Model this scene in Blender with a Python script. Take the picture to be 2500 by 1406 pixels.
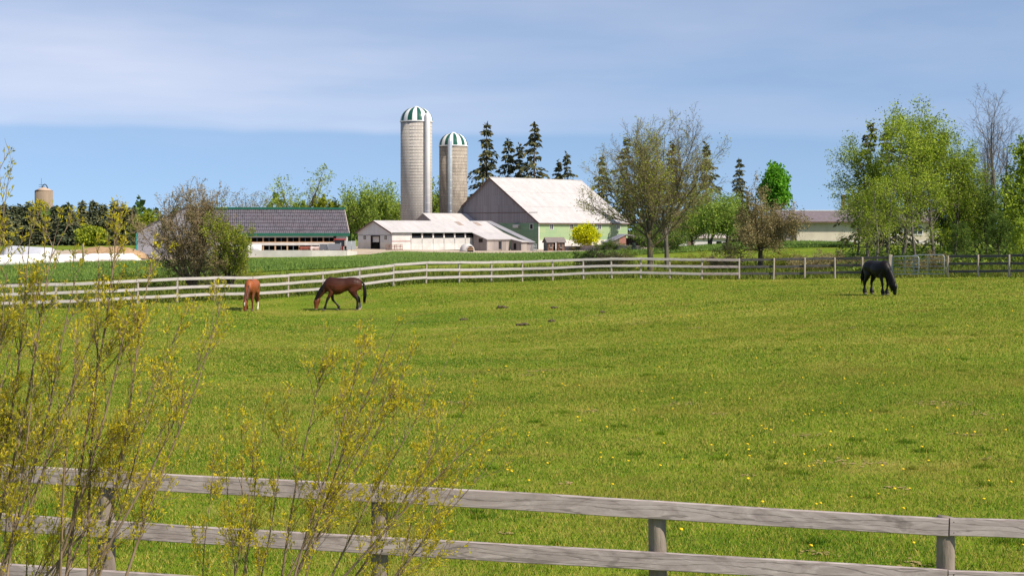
import bpy, math, random, time
import numpy as np
from mathutils import Vector, Matrix

T0 = time.time()
for o in list(bpy.data.objects):
    bpy.data.objects.remove(o)
SC = bpy.context.scene
COL = SC.collection

# ------------------------------------------------------------------ camera
F, HZ, CAMZ = 3800.0, 560.0, 3.7          # focal length and horizon row of a 2500 px wide frame, eye height
cam_data = bpy.data.cameras.new('camera')
cam_data.sensor_width = 36.0
cam_data.lens = 36.0 * F / 2500.0
cam_data.shift_y = -(703.0 - HZ) / 2500.0
cam_data.clip_start = 0.1
cam_data.clip_end = 9000.0
cam = bpy.data.objects.new('camera', cam_data)
cam.location = (0, 0, CAMZ)
cam.rotation_euler = (math.radians(90), 0, 0)
COL.objects.link(cam)
SC.camera = cam

# ------------------------------------------------------------------ light
SUN_EL, SUN_B = math.radians(43), math.radians(33)     # height; angle from +X towards the camera side
to_sun = Vector((math.cos(SUN_EL) * math.cos(SUN_B), -math.cos(SUN_EL) * math.sin(SUN_B), math.sin(SUN_EL)))
sun_data = bpy.data.lights.new('sun', 'SUN')
sun_data.energy = 4.2
sun_data.angle = math.radians(0.5)
sun_data.color = (1.0, 0.915, 0.775)
sun = bpy.data.objects.new('sun', sun_data)
sun.rotation_euler = to_sun.to_track_quat('Z', 'Y').to_euler()
sun.location = (60, -40, 80)
COL.objects.link(sun)

world = bpy.data.worlds.new('World')
SC.world = world
world.use_nodes = True
wn, wl = world.node_tree.nodes, world.node_tree.links
wn.clear()
w_out = wn.new('ShaderNodeOutputWorld')
w_bg = wn.new('ShaderNodeBackground')
w_sky = wn.new('ShaderNodeTexSky')
w_sky.sky_type = 'NISHITA'
w_sky.sun_disc = False
w_sky.sun_elevation = SUN_EL
w_sky.sun_rotation = math.atan2(to_sun.x, to_sun.y)
w_sky.altitude = 300
w_sky.air_density = 1.0
w_sky.dust_density = 0.2
w_sky.ozone_density = 2.4
w_bg.inputs['Strength'].default_value = 0.091

def wmath(op, a, b=None, c=None, clamp=False):
    n = wn.new('ShaderNodeMath'); n.operation = op; n.use_clamp = clamp
    for i, v in enumerate((a, b, c)):
        if v is None: continue
        if isinstance(v, (int, float)): n.inputs[i].default_value = v
        else: wl.new(v, n.inputs[i])
    return n.outputs[0]

def wnoise(x, y, z, scale, detail=4, rough=0.5):
    cb = wn.new('ShaderNodeCombineXYZ')
    for i, v in enumerate((x, y, z)):
        if isinstance(v, (int, float)): cb.inputs[i].default_value = v
        else: wl.new(v, cb.inputs[i])
    n = wn.new('ShaderNodeTexNoise'); n.inputs['Scale'].default_value = scale
    n.inputs['Detail'].default_value = detail; n.inputs['Roughness'].default_value = rough
    wl.new(cb.outputs[0], n.inputs['Vector'])
    return n.outputs['Fac']

def wstep(v, a, b):
    n = wn.new('ShaderNodeMapRange'); n.interpolation_type = 'SMOOTHSTEP'
    n.inputs['From Min'].default_value = a; n.inputs['From Max'].default_value = b
    wl.new(v, n.inputs['Value'])
    return n.outputs['Result']

w_tc = wn.new('ShaderNodeTexCoord')
w_sep = wn.new('ShaderNodeSeparateXYZ')
wl.new(w_tc.outputs['Generated'], w_sep.inputs[0])
az = wmath('ARCTAN2', w_sep.outputs[0], w_sep.outputs[1])
el = w_sep.outputs[2]
el_w = wmath('ADD', el, wmath('MULTIPLY', wmath('SUBTRACT', wnoise(az, 0.0, 0.0, 7, 3), 0.5), 0.012))
el_w = wmath('ADD', el_w, wmath('MULTIPLY', az, 0.012))
deck = wstep(el_w, 0.0575, 0.0640)                       # a thin sheet of cirrus with a clear lower edge
streak = wnoise(wmath('MULTIPLY', az, 3.0), wmath('MULTIPLY', el_w, 30.0), 1.7, 1.0, 5, 0.5)
broad = wnoise(wmath('ADD', az, 4.1), wmath('MULTIPLY', el, 6.0), 0.3, 1.9, 3, 0.5)
side = wstep(wmath('MULTIPLY', az, -1.0), -0.22, 0.18)   # thicker towards the left, thin on the right
cover = wmath('MULTIPLY', deck, wmath('ADD', wmath('MULTIPLY', wstep(streak, 0.22, 0.82), 0.5), wmath('MULTIPLY', wstep(broad, 0.25, 0.65), 0.5)))
cover = wmath('MULTIPLY', cover, wmath('ADD', wmath('MULTIPLY', side, 0.72), 0.26))
fade = wmath('SUBTRACT', 1.0, wmath('MULTIPLY', wstep(el, 0.075, 0.17), 0.55))
haze = wmath('MULTIPLY', wstep(wnoise(wmath('MULTIPLY', az, 2.2), wmath('MULTIPLY', el, 9.0), 5.3, 1.6, 5, 0.55), 0.35, 0.8), wmath('MULTIPLY', wstep(el, 0.02, 0.07), 0.12))
cover = wmath('ADD', wmath('MULTIPLY', wmath('MULTIPLY', cover, fade), 0.62), haze, clamp=True)
w_up = wn.new('ShaderNodeVectorMath'); w_up.operation = 'ADD'      # clear dry air: the pale band at the horizon stays thin
w_up.inputs[1].default_value = (0, 0, 0.16)
wl.new(w_tc.outputs['Generated'], w_up.inputs[0])
w_nrm = wn.new('ShaderNodeVectorMath'); w_nrm.operation = 'NORMALIZE'
wl.new(w_up.outputs[0], w_nrm.inputs[0]); wl.new(w_nrm.outputs[0], w_sky.inputs['Vector'])
w_tint = wn.new('ShaderNodeMixRGB'); w_tint.blend_type = 'MULTIPLY'
w_tint.inputs[0].default_value = 1.0
w_tint.inputs[2].default_value = (1.06, 1.03, 1.03, 1)
wl.new(w_sky.outputs[0], w_tint.inputs[1])
w_mix = wn.new('ShaderNodeMixRGB')
w_mix.inputs[2].default_value = (6.8, 6.6, 7.3, 1)
wl.new(cover, w_mix.inputs[0])
wl.new(w_tint.outputs[0], w_mix.inputs[1])
wl.new(w_mix.outputs[0], w_bg.inputs['Color'])
wl.new(w_bg.outputs[0], w_out.inputs['Surface'])

SC.view_settings.view_transform = 'Standard'
SC.view_settings.look = 'None'
SC.view_settings.exposure = 0.70
SC.view_settings.gamma = 1.0
SC.view_settings.use_curve_mapping = False

# ------------------------------------------------------------------ helpers: places
def X(u, d): return (u - 1250.0) * d / F
def Z(v, d): return CAMZ - (v - HZ) * d / F

# measured ground points: column, row, distance
ANCH = [(-400, 1480, 13.9), (260, 1501, 13.76), (923, 1551, 13.5), (1613, 1604, 13.2), (2307, 1633, 13.17), (3000, 1650, 13.1),
        (-60, 758, 78), (235, 749, 79.6), (523, 735, 84), (703, 725, 88), (877, 709, 90), (1040, 694, 93.4), (1199, 687, 96.5),
        (1424, 682, 98.3), (1713, 681, 97.8), (2038, 679.5, 96.6), (2174, 678, 95), (2313, 677, 92.9), (2464, 676, 90.4), (2700, 675, 88),
        (607, 762, 76), (830, 757, 79), (2145, 719.5, 74.5),
        (0, 648, 190), (300, 640, 190), (600, 628, 250), (860, 624, 250), (957, 610.5, 280), (1188, 612, 293), (1315, 611, 300), (1450, 612, 270),
        (1700, 609, 215), (1950, 592, 190), (2150, 594, 185), (2450, 600, 160), (2700, 600, 150)]
_ap = []
for (u_, v_, d_) in ANCH: _ap.append((u_, d_, Z(v_, d_)))
for u_ in (-3000, -800, 400, 1250, 2100, 3300, 5500):
    _ap.append((u_, 8.0, 0.12)); _ap.append((u_, 700.0, -2.0)); _ap.append((u_, 3000.0, -3.0))
for u_ in (-3000, 5500): _ap.append((u_, 60, 0.0)); _ap.append((u_, 200, 0.0))
_ap = np.array(_ap)
def _par(u, d): return np.stack([np.asarray(u) / 800.0, np.log(np.asarray(d)) * 2.2], -1)
_P = _par(_ap[:, 0], _ap[:, 1])
_C = 0.45
_A = np.sqrt(((_P[:, None] - _P[None]) ** 2).sum(-1) + _C * _C) + 0.002 * np.eye(len(_P))
_zm = 0.0
_W = np.linalg.solve(_A, _ap[:, 2] - _zm)
def zg(x, y):
    x = np.asarray(x, float); y = np.asarray(y, float)
    d = np.clip(y, 7.0, 3500.0)
    u = np.clip(1250 + F * x / d, -3200, 5700)
    q = _par(u, d)
    out = np.zeros(q.shape[:-1])
    for k in range(len(_P)):
        out += _W[k] * np.sqrt((q[..., 0] - _P[k, 0]) ** 2 + (q[..., 1] - _P[k, 1]) ** 2 + _C * _C)
    return out + _zm
def zg1(x, y): return float(zg(np.array([x]), np.array([y]))[0])
def ground_at(u, v):
    d = 3.7 * F / max(v - HZ, 1)
    for _ in range(25):
        d = 0.5 * d + 0.5 * (CAMZ - zg1(X(u, d), d)) * F / max(v - HZ, 1)
    return X(u, d), d

# ------------------------------------------------------------------ helpers: objects
def tag(o, label=None, cat=None, group=None, kind=None):
    if label: o['label'] = label
    if cat: o['category'] = cat
    if group: o['group'] = group
    if kind: o['kind'] = kind
    return o

def thing(name, label, cat, loc=(0, 0, 0), rz=0.0, group=None):
    o = bpy.data.objects.new(name, None)
    o.empty_display_size = 0.3
    o.location = loc; o.rotation_euler = (0, 0, rz)
    COL.objects.link(o)
    return tag(o, label, cat, group)

def np_mesh(name, V, faces, mats, midx=None, attr=None, smooth=False):
    me = bpy.data.meshes.new(name)
    V = np.asarray(V, np.float32)
    if not isinstance(faces, list): faces = [faces]
    faces = [np.asarray(f, np.int32) for f in faces if len(f)]
    me.vertices.add(len(V)); me.vertices.foreach_set('co', V.ravel())
    nl = sum(f.size for f in faces); npoly = sum(len(f) for f in faces)
    me.loops.add(nl); me.loops.foreach_set('vertex_index', np.concatenate([f.ravel() for f in faces]))
    me.polygons.add(npoly)
    sizes = np.concatenate([np.full(len(f), f.shape[1], np.int32) for f in faces])
    starts = np.concatenate([[0], np.cumsum(sizes)[:-1]]).astype(np.int32)
    me.polygons.foreach_set('loop_start', starts)
    if midx is not None: me.polygons.foreach_set('material_index', np.asarray(midx, np.int32))
    if smooth is True: me.polygons.foreach_set('use_smooth', np.ones(npoly, bool))
    elif smooth is not False: me.polygons.foreach_set('use_smooth', np.asarray(smooth, bool))
    for m in (mats if isinstance(mats, (list, tuple)) else [mats]): me.materials.append(m)
    if attr is not None:
        a = me.attributes.new('tint', 'FLOAT', 'POINT'); a.data.foreach_set('value', np.asarray(attr, np.float32))
    me.update(calc_edges=True)
    return me

def link(name, me, parent=None, loc=None, rot=None):
    o = bpy.data.objects.new(name, me)
    COL.objects.link(o)
    if parent: o.parent = parent
    if loc is not None: o.location = loc
    if rot is not None: o.rotation_euler = rot
    return o

class MB:
    """collects boxes, prisms, lofts and tubes into one mesh"""
    def __init__(self): self.v = []; self.f = []; self.m = []; self.s = []
    def add(self, V, Fs, m=0, smooth=False):
        b = len(self.v); self.v += [tuple(map(float, p)) for p in V]
        for f in Fs: self.f.append(tuple(b + i for i in f)); self.m.append(m); self.s.append(smooth)
        return self
    def box(self, x0, x1, y0, y1, z0, z1, m=0):
        V = [(x0, y0, z0), (x1, y0, z0), (x1, y1, z0), (x0, y1, z0), (x0, y0, z1), (x1, y0, z1), (x1, y1, z1), (x0, y1, z1)]
        return self.add(V, [(0, 3, 2, 1), (4, 5, 6, 7), (0, 1, 5, 4), (1, 2, 6, 5), (2, 3, 7, 6), (3, 0, 4, 7)], m)
    def hexa(self, V, m=0):
        return self.add(V, [(0, 3, 2, 1), (4, 5, 6, 7), (0, 1, 5, 4), (1, 2, 6, 5), (2, 3, 7, 6), (3, 0, 4, 7)], m)
    def prism(self, poly, axis, a0, a1, m=0):
        n = len(poly)
        def pt(p, a): return (a, p[0], p[1]) if axis == 'x' else ((p[0], a, p[1]) if axis == 'y' else (p[0], p[1], a))
        V = [pt(p, a0) for p in poly] + [pt(p, a1) for p in poly]
        Fs = [tuple(range(n))[::-1], tuple(range(n, 2 * n))] + [(i, (i + 1) % n, n + (i + 1) % n, n + i) for i in range(n)]
        return self.add(V, Fs, m)
    def slab(self, p0, p1, p2, p3, th, m=0):
        """sheet of thickness th below the quad p0..p3"""
        a, b, c = Vector(p0), Vector(p1), Vector(p3)
        n = (b - a).cross(c - a).normalized()
        if n.z < 0: n = -n
        q = [Vector(p) - n * th for p in (p0, p1, p2, p3)]
        return self.hexa([*q, *map(Vector, (p0, p1, p2, p3))], m)
    def loft(self, rings, m=0, cap=True, smooth=True):
        n = len(rings[0]); V = [p for r in rings for p in r]; Fs = []
        for i in range(len(rings) - 1):
            for j in range(n):
                k = (j + 1) % n
                Fs.append((i * n + j, i * n + k, (i + 1) * n + k, (i + 1) * n + j))
        if cap: Fs.append(tuple(range(n))[::-1]); Fs.append(tuple(range((len(rings) - 1) * n, len(rings) * n)))
        return self.add(V, Fs, m, smooth)
    def lathe(self, prof, n=24, c=(0, 0, 0), m=0, cap=True):
        rings = [[(c[0] + r * math.cos(2 * math.pi * j / n), c[1] + r * math.sin(2 * math.pi * j / n), c[2] + z) for j in range(n)] for r, z in prof]
        return self.loft(rings, m, cap)
    def tube(self, pts, rad, n=6, m=0, ry=None):
        pts = [Vector(p) for p in pts]; rings = []
        rad = rad if isinstance(rad, (list, tuple)) else [rad] * len(pts)
        prev = None
        for i, p in enumerate(pts):
            t = (pts[min(i + 1, len(pts) - 1)] - pts[max(i - 1, 0)]).normalized()
            ref = prev if prev is not None else (Vector((0, 1, 0)) if abs(t.y) < 0.9 else Vector((1, 0, 0)))
            a = (ref - t * ref.dot(t)).normalized(); b = t.cross(a); prev = a
            r = rad[i]; r2 = (ry[i] if ry else r)
            rings.append([p + a * (r2 * math.cos(2 * math.pi * j / n)) + b * (r * math.sin(2 * math.pi * j / n)) for j in range(n)])
        return self.loft(rings, m)
    def mesh(self, name, mats):
        me = bpy.data.meshes.new(name)
        me.from_pydata(self.v, [], self.f)
        for m in (mats if isinstance(mats, (list, tuple)) else [mats]): me.materials.append(m)
        me.polygons.foreach_set('material_index', self.m); me.polygons.foreach_set('use_smooth', self.s)
        me.update()
        return me
    def build(self, name, mats, parent=None, loc=None, rot=None): return link(name, self.mesh(name, mats), parent, loc, rot)

# ------------------------------------------------------------------ helpers: materials
class NT:
    def __init__(self, name):
        self.mat = bpy.data.materials.new(name); self.mat.use_nodes = True
        self.n = self.mat.node_tree.nodes; self.l = self.mat.node_tree.links
        self.n.clear()
        self.out = self.n.new('ShaderNodeOutputMaterial')
        self.bsdf = self.n.new('ShaderNodeBsdfPrincipled')
        self.l.new(self.bsdf.outputs[0], self.out.inputs['Surface'])
    def set(self, inp, v):
        if hasattr(v, 'is_linked') or isinstance(v, bpy.types.NodeSocket): self.l.new(v, inp)
        elif isinstance(v, (tuple, list)) and len(v) == 3 and inp.type == 'RGBA': inp.default_value = (*v, 1)
        else: inp.default_value = v
    def coord(self, kind='Object', scale=(1, 1, 1), swz=None, rnd=0.0):
        t = self.n.new('ShaderNodeTexCoord').outputs[kind] if kind != 'Position' else self.n.new('ShaderNodeNewGeometry').outputs['Position']
        if rnd:
            oi = self.n.new('ShaderNodeObjectInfo'); ad = self.n.new('ShaderNodeVectorMath'); ad.operation = 'MULTIPLY_ADD'
            cb = self.n.new('ShaderNodeCombineXYZ')
            for i in range(3): self.l.new(oi.outputs['Random'], cb.inputs[i])
            self.l.new(cb.outputs[0], ad.inputs[0]); ad.inputs[1].default_value = (rnd, rnd * 0.7, rnd * 1.3); self.l.new(t, ad.inputs[2]); t = ad.outputs[0]
        if swz:
            s = self.n.new('ShaderNodeSeparateXYZ'); self.l.new(t, s.inputs[0])
            c = self.n.new('ShaderNodeCombineXYZ')
            for i, ax in enumerate(swz): self.l.new(s.outputs['xyz'.index(ax)], c.inputs[i])
            t = c.outputs[0]
        if scale != (1, 1, 1):
            m = self.n.new('ShaderNodeVectorMath'); m.operation = 'MULTIPLY'; self.l.new(t, m.inputs[0]); m.inputs[1].default_value = scale; t = m.outputs[0]
        return t
    def noise(self, vec, scale=5, detail=5, rough=0.55, dist=0.0):
        n = self.n.new('ShaderNodeTexNoise'); self.l.new(vec, n.inputs['Vector'])
        n.inputs['Scale'].default_value = scale; n.inputs['Detail'].default_value = detail
        n.inputs['Roughness'].default_value = rough; n.inputs['Distortion'].default_value = dist
        return n.outputs['Fac']
    def ramp(self, fac, stops):
        r = self.n.new('ShaderNodeValToRGB'); self.l.new(fac, r.inputs[0])
        e = r.color_ramp.elements
        while len(e) < len(stops): e.new(0.5)
        for el_, (p, c) in zip(e, stops): el_.position = p; el_.color = (*c, 1) if len(c) == 3 else c
        return r.outputs[0]
    def mix(self, fac, a, b, mode='MIX'):
        m = self.n.new('ShaderNodeMixRGB'); m.blend_type = mode
        self.set(m.inputs[0], fac); self.set(m.inputs[1], a); self.set(m.inputs[2], b)
        return m.outputs[0]
    def math(self, op, a, b=0.0, clamp=False):
        m = self.n.new('ShaderNodeMath'); m.operation = op; m.use_clamp = clamp
        self.set(m.inputs[0], a); self.set(m.inputs[1], b)
        return m.outputs[0]
    def step(self, v, a, b):
        n = self.n.new('ShaderNodeMapRange'); n.interpolation_type = 'SMOOTHSTEP'
        n.inputs['From Min'].default_value = a; n.inputs['From Max'].default_value = b
        self.l.new(v, n.inputs['Value']); return n.outputs['Result']
    def bump(self, h, strength=0.3, dist=0.02):
        b = self.n.new('ShaderNodeBump'); b.inputs['Strength'].default_value = strength; b.inputs['Distance'].default_value = dist
        self.l.new(h, b.inputs['Height']); self.l.new(b.outputs[0], self.bsdf.inputs['Normal'])
    def attr(self, name='tint'):
        a = self.n.new('ShaderNodeAttribute'); a.attribute_name = name
        return a
    def fin(self, color, rough=0.8, metal=0.0, spec=0.3):
        self.set(self.bsdf.inputs['Base Color'], color); self.set(self.bsdf.inputs['Roughness'], rough)
        self.bsdf.inputs['Metallic'].default_value = metal; self.bsdf.inputs['Specular IOR Level'].default_value = spec
        return self.mat

def m_plain(name, c1, c2, scale=2.0, rough=0.8, metal=0.0, bump=0.0, vec=(1, 1, 1), spec=0.3):
    t = NT(name); co = t.coord('Object', vec)
    n = t.noise(co, scale, 6, 0.6)
    if bump: t.bump(n, bump, 0.02)
    return t.fin(t.ramp(n, [(0.3, c1), (0.7, c2)]), rough, metal, spec)

def m_boards(name, swz, c1, c2, gap, w=0.25, length=4.0, rough=0.85, stain=(0.1, 0.09, 0.09), stain_amt=0.35, mortar=0.012):
    """boards: swz maps object axes so that x runs along the board and y across the boards"""
    t = NT(name); co = t.coord('Object', (1, 1, 1), swz)
    b = t.n.new('ShaderNodeTexBrick'); t.l.new(co, b.inputs['Vector'])
    b.inputs['Scale'].default_value = 1.0; b.inputs['Brick Width'].default_value = length; b.inputs['Row Height'].default_value = w
    b.inputs['Mortar Size'].default_value = mortar; b.inputs['Mortar Smooth'].default_value = 0.3
    b.inputs['Color1'].default_value = (*c1, 1); b.inputs['Color2'].default_value = (*c2, 1); b.inputs['Mortar'].default_value = (*gap, 1)
    b.offset = 0.37
    st = t.coord('Object', (0.35, 5.0, 1), swz)
    n = t.noise(st, 1.2, 6, 0.65)
    pa = t.noise(t.coord('Object'), 0.35, 3, 0.6)
    fac = t.math('MULTIPLY', t.step(t.math('ADD', t.math('MULTIPLY', n, 0.6), t.math('MULTIPLY', pa, 0.4)), 0.42, 0.66), stain_amt)
    t.bump(b.outputs['Fac'], -0.4, 0.03)
    return t.fin(t.mix(fac, b.outputs['Color'], stain), rough)

def m_leaf(name, stops, trans=0.35, rough=0.5, var=0.25):
    t = NT(name)
    a = t.attr('tint').outputs['Fac']
    oi = t.n.new('ShaderNodeObjectInfo')
    big = t.noise(t.coord('Position'), 0.35, 3, 0.6)
    f = t.math('ADD', t.math('MULTIPLY', a, 0.75), t.math('MULTIPLY', t.math('SUBTRACT', big, 0.5), var * 2.0))
    f = t.math('ADD', f, t.math('MULTIPLY', oi.outputs['Random'], 0.2), clamp=True)
    c = t.ramp(f, stops)
    t.fin(c, rough + 0.1, 0, 0.12)
    tr = t.n.new('ShaderNodeBsdfTranslucent'); t.l.new(c, tr.inputs['Color'])
    mx = t.n.new('ShaderNodeMixShader'); mx.inputs[0].default_value = trans
    t.l.new(t.bsdf.outputs[0], mx.inputs[1]); t.l.new(tr.outputs[0], mx.inputs[2]); t.l.new(mx.outputs[0], t.out.inputs['Surface'])
    return t.mat

def m_bark(name, c1, c2, lichen=None):
    t = NT(name); n = t.noise(t.coord('Object', (6, 6, 1.2)), 2.0, 6, 0.65)
    c = t.ramp(n, [(0.3, c1), (0.72, c2)])
    if lichen: c = t.mix(t.math('MULTIPLY', t.step(t.noise(t.coord('Object'), 1.4, 4, 0.6), 0.48, 0.62), 0.6), c, lichen)
    t.bump(n, 0.5, 0.03)
    return t.fin(c, 0.9)

# ================================================================== THE SETTING
def turf_color(t, kind):
    """colour of the grazed turf from world position: kind 0 soil sheet, 1 blades"""
    p = t.coord('Position', (1, 1, 0.0))
    big = t.noise(t.coord('Position', (0.7, 1.6, 0.0)), 0.075, 5, 0.6); mid = t.noise(p, 0.42, 5, 0.6); fine = t.noise(p, 3.2, 5, 0.65)
    f = t.math('ADD', t.math('ADD', t.math('MULTIPLY', big, 0.45), t.math('MULTIPLY', mid, 0.35)), t.math('MULTIPLY', fine, 0.3))
    if kind == 1:
        f = t.math('ADD', f, t.math('MULTIPLY', t.math('SUBTRACT', t.attr('tint').outputs['Fac'], 0.47), 0.74))
    c = t.ramp(f, [(0.27, (0.034, 0.088, 0.006)), (0.42, (0.105, 0.205, 0.008)), (0.57, (0.215, 0.298, 0.015)), (0.76, (0.46, 0.38, 0.09))])
    bare = t.math('MULTIPLY', t.step(t.noise(p, 1.15, 4, 0.62), 0.635, 0.70), t.step(t.noise(p, 0.11, 3, 0.5), 0.46, 0.60))
    c = t.mix(t.math('MULTIPLY', bare, 0.7 if kind == 0 else 0.35), c, (0.235, 0.150, 0.070))
    dry = t.math('MULTIPLY', t.step(t.noise(t.coord('Position', (1, 1.3, 0)), 0.28, 5, 0.65), 0.50, 0.68), 0.42)
    c = t.mix(dry, c, (0.33, 0.265, 0.055))
    lush = t.step(t.noise(t.coord('Position', (1, 1, 0)), 1.7, 2, 0.5), 0.70, 0.78)
    c = t.mix(t.math('MULTIPLY', lush, 0.7), c, (0.040, 0.105, 0.012))
    if kind == 0: c = t.mix(1.0, c, (0.72, 0.70, 0.75), 'MULTIPLY')
    return c, fine, mid

t = NT('turf'); c, fine, mid = turf_color(t, 0)
sp = t.noise(t.coord('Position', (1, 1, 0)), 14, 3, 0.7)
t.bump(t.math('ADD', t.math('MULTIPLY', fine, 0.6), t.math('MULTIPLY', sp, 0.5)), 0.9, 0.10)
M_TURF = t.fin(c, 0.95, 0, 0.1)
t = NT('turf_blade'); c, _, _ = turf_color(t, 1); t.fin(c, 0.75, 0, 0.08)
tr = t.n.new('ShaderNodeBsdfTranslucent'); t.l.new(c, tr.inputs['Color'])
mx = t.n.new('ShaderNodeMixShader'); mx.inputs[0].default_value = 0.35
t.l.new(t.bsdf.outputs[0], mx.inputs[1]); t.l.new(tr.outputs[0], mx.inputs[2]); t.l.new(mx.outputs[0], t.out.inputs['Surface'])
M_BLADE = t.mat

t = NT('crop'); p = t.coord('Position', (1, 1, 0))
n = t.math('ADD', t.math('MULTIPLY', t.noise(p, 0.05, 4, 0.6), 0.6), t.math('MULTIPLY', t.noise(p, 1.6, 5, 0.7), 0.45))
t.bump(t.noise(p, 2.5, 4, 0.7), 1.0, 0.3)
M_CROP = t.fin(t.ramp(n, [(0.35, (0.075, 0.125, 0.024)), (0.55, (0.12, 0.19, 0.034)), (0.72, (0.18, 0.25, 0.045))]), 0.9, 0, 0.1)
M_CROPB = m_leaf('crop_blade', [(0.1, (0.085, 0.150, 0.030)), (0.5, (0.165, 0.255, 0.048)), (0.9, (0.30, 0.37, 0.075))], 0.3)
M_ROUGHB = m_leaf('rough_blade', [(0.1, (0.039, 0.077, 0.011)), (0.4, (0.099, 0.143, 0.018)), (0.65, (0.187, 0.198, 0.036)), (0.95, (0.308, 0.231, 0.090))], 0.35)
M_LAWN = m_plain('lawn', (0.09, 0.15, 0.012), (0.20, 0.24, 0.025), 0.25, 0.95)
M_YARD = m_plain('yard_earth', (0.34, 0.26, 0.18), (0.50, 0.42, 0.33), 0.4, 0.95)

# the ground: one sheet to the horizon
def warp(n, a, b, p):
    s = np.linspace(-1, 1, n)
    return np.where(s < 0, a, b) * np.sinh(np.abs(s) * p) / math.sinh(p)
gx = warp(161, -4500, 4500, 6.0); gy = np.concatenate([np.linspace(-300, 0, 12)[:-1], 2.0 * (np.exp(np.linspace(0, math.log(2400), 180)) - 1) * 1.0])
GX, GY = np.meshgrid(gx, gy)
GZ = zg(GX, GY) - 0.01
GZ = np.where(GY < 7, GZ * 1.0, GZ)
nx, ny = len(gx), len(gy)
idx = np.arange(nx * ny).reshape(ny, nx)
quads = np.stack([idx[:-1, :-1], idx[:-1, 1:], idx[1:, 1:], idx[1:, :-1]], -1).reshape(-1, 4)
ground = link('pasture', np_mesh('pasture', np.stack([GX, GY, GZ], -1).reshape(-1, 3), quads, M_TURF, smooth=True))
tag(ground, 'grazed green pasture running out to the farm', 'ground', kind='structure')

def sheet(name, front, back, mat, label, cat, lift=0.03, nu=90, nv=24):
    """ground sheet between two lines given as (column, distance)"""
    fu = np.array([p[0] for p in front], float); fd = np.array([p[1] for p in front], float)
    bd = np.interp(fu, [p[0] for p in back], [p[1] for p in back])
    us = np.linspace(fu[0], fu[-1], nu)
    f_ = np.interp(us, fu, fd); b_ = np.interp(us, [p[0] for p in back], [p[1] for p in back])
    tt = np.linspace(0, 1, nv)[:, None]
    D = f_[None] * (1 - tt) + b_[None] * tt
    XX = (us[None] - 1250) * D / F
    ZZ = zg(XX, D) + lift
    ii = np.arange(nu * nv).reshape(nv, nu)
    q = np.stack([ii[:-1, :-1], ii[:-1, 1:], ii[1:, 1:], ii[1:, :-1]], -1).reshape(-1, 4)
    o = link(name, np_mesh(name, np.stack([XX, D, ZZ], -1).reshape(-1, 3), q, mat, smooth=True))
    return tag(o, label, cat, kind='structure')

CROP_F = [(-700, 106), (100, 112), (600, 122), (1000, 138), (1300, 140), (1600, 146), (2080, 150)]
CROP_B = [(-700, 190), (330, 193), (560, 240), (880, 247), (960, 268), (1500, 262), (1640, 205), (2080, 170)]
sheet('crop_field', CROP_F, CROP_B, M_CROP, 'dark green young crop field between fence and farmyard', 'field', 0.05)
sheet('farmyard', [(-500, 196), (330, 196), (520, 246), (1500, 267), (1640, 225)], [(-500, 330), (330, 340), (1640, 350)], M_YARD, 'pale earth farmyard around the barns', 'farmyard', 0.03)
sheet('lawn', [(1560, 198), (1700, 198), (2080, 165), (2600, 150)], [(1560, 222), (1700, 224), (2080, 240), (2600, 240)], M_LAWN, 'bright green lawn in front of the cream house', 'lawn', 0.06)

# ------------------------------------------------------------------ grass
RNG = np.random.default_rng(7)
def patchy(x, y):
    return 0.5 + 0.25 * np.sin(x * 0.9 + 2.1 * np.sin(y * 0.37)) * np.sin(y * 0.7 + 1.7 * np.sin(x * 0.53)) + 0.25 * np.sin(x * 2.3 + y * 1.1) * np.sin(y * 2.9 - x * 0.7)
def blades(x, y, z, h, w, lean, tint):
    n = len(x); a = RNG.uniform(0, 2 * np.pi, n); l = RNG.uniform(0, 2 * np.pi, n)
    ca, sa = np.cos(a) * w, np.sin(a) * w
    V = np.zeros((n, 3, 3), np.float32)
    V[:, 0] = np.stack([x - ca, y - sa, z], -1); V[:, 1] = np.stack([x + ca, y + sa, z], -1)
    V[:, 2] = np.stack([x + np.cos(l) * lean, y + np.sin(l) * lean, z + h], -1)
    return V.reshape(-1, 3), np.arange(n * 3).reshape(-1, 3), np.repeat(tint, 3)
def scatter(d0, d1, dens, margin=1.22):
    area = 0.5 * (d1 * d1 - d0 * d0) * 0.658 * margin
    n = int(area * dens)
    d = np.sqrt(RNG.uniform(d0 * d0, d1 * d1, n)); u = 1250 + (RNG.uniform(-0.5, 0.5, n) * 2500 * margin)
    return (u - 1250) * d / F, d
FENCE_U = [-600, -60, 30, 235, 432, 523, 615, 703, 877, 960, 1040, 1121, 1199, 1275, 1424, 1564, 1713, 1888, 2038, 2174, 2313, 2464, 2700, 3300]
FENCE_G = [22.5, 21.5, 21.3, 21, 20.3, 19.8, 19.5, 19, 18.5, 18.2, 17.9, 17.6, 17.3, 17.1, 17, 17, 17.1, 17.2, 17.3, 17.6, 18, 18.5, 19.3, 22]
def fence_d(u): return F * 0.44 / np.interp(u, FENCE_U, FENCE_G)
VV, FF, TT = [], [], []; off = 0
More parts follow.
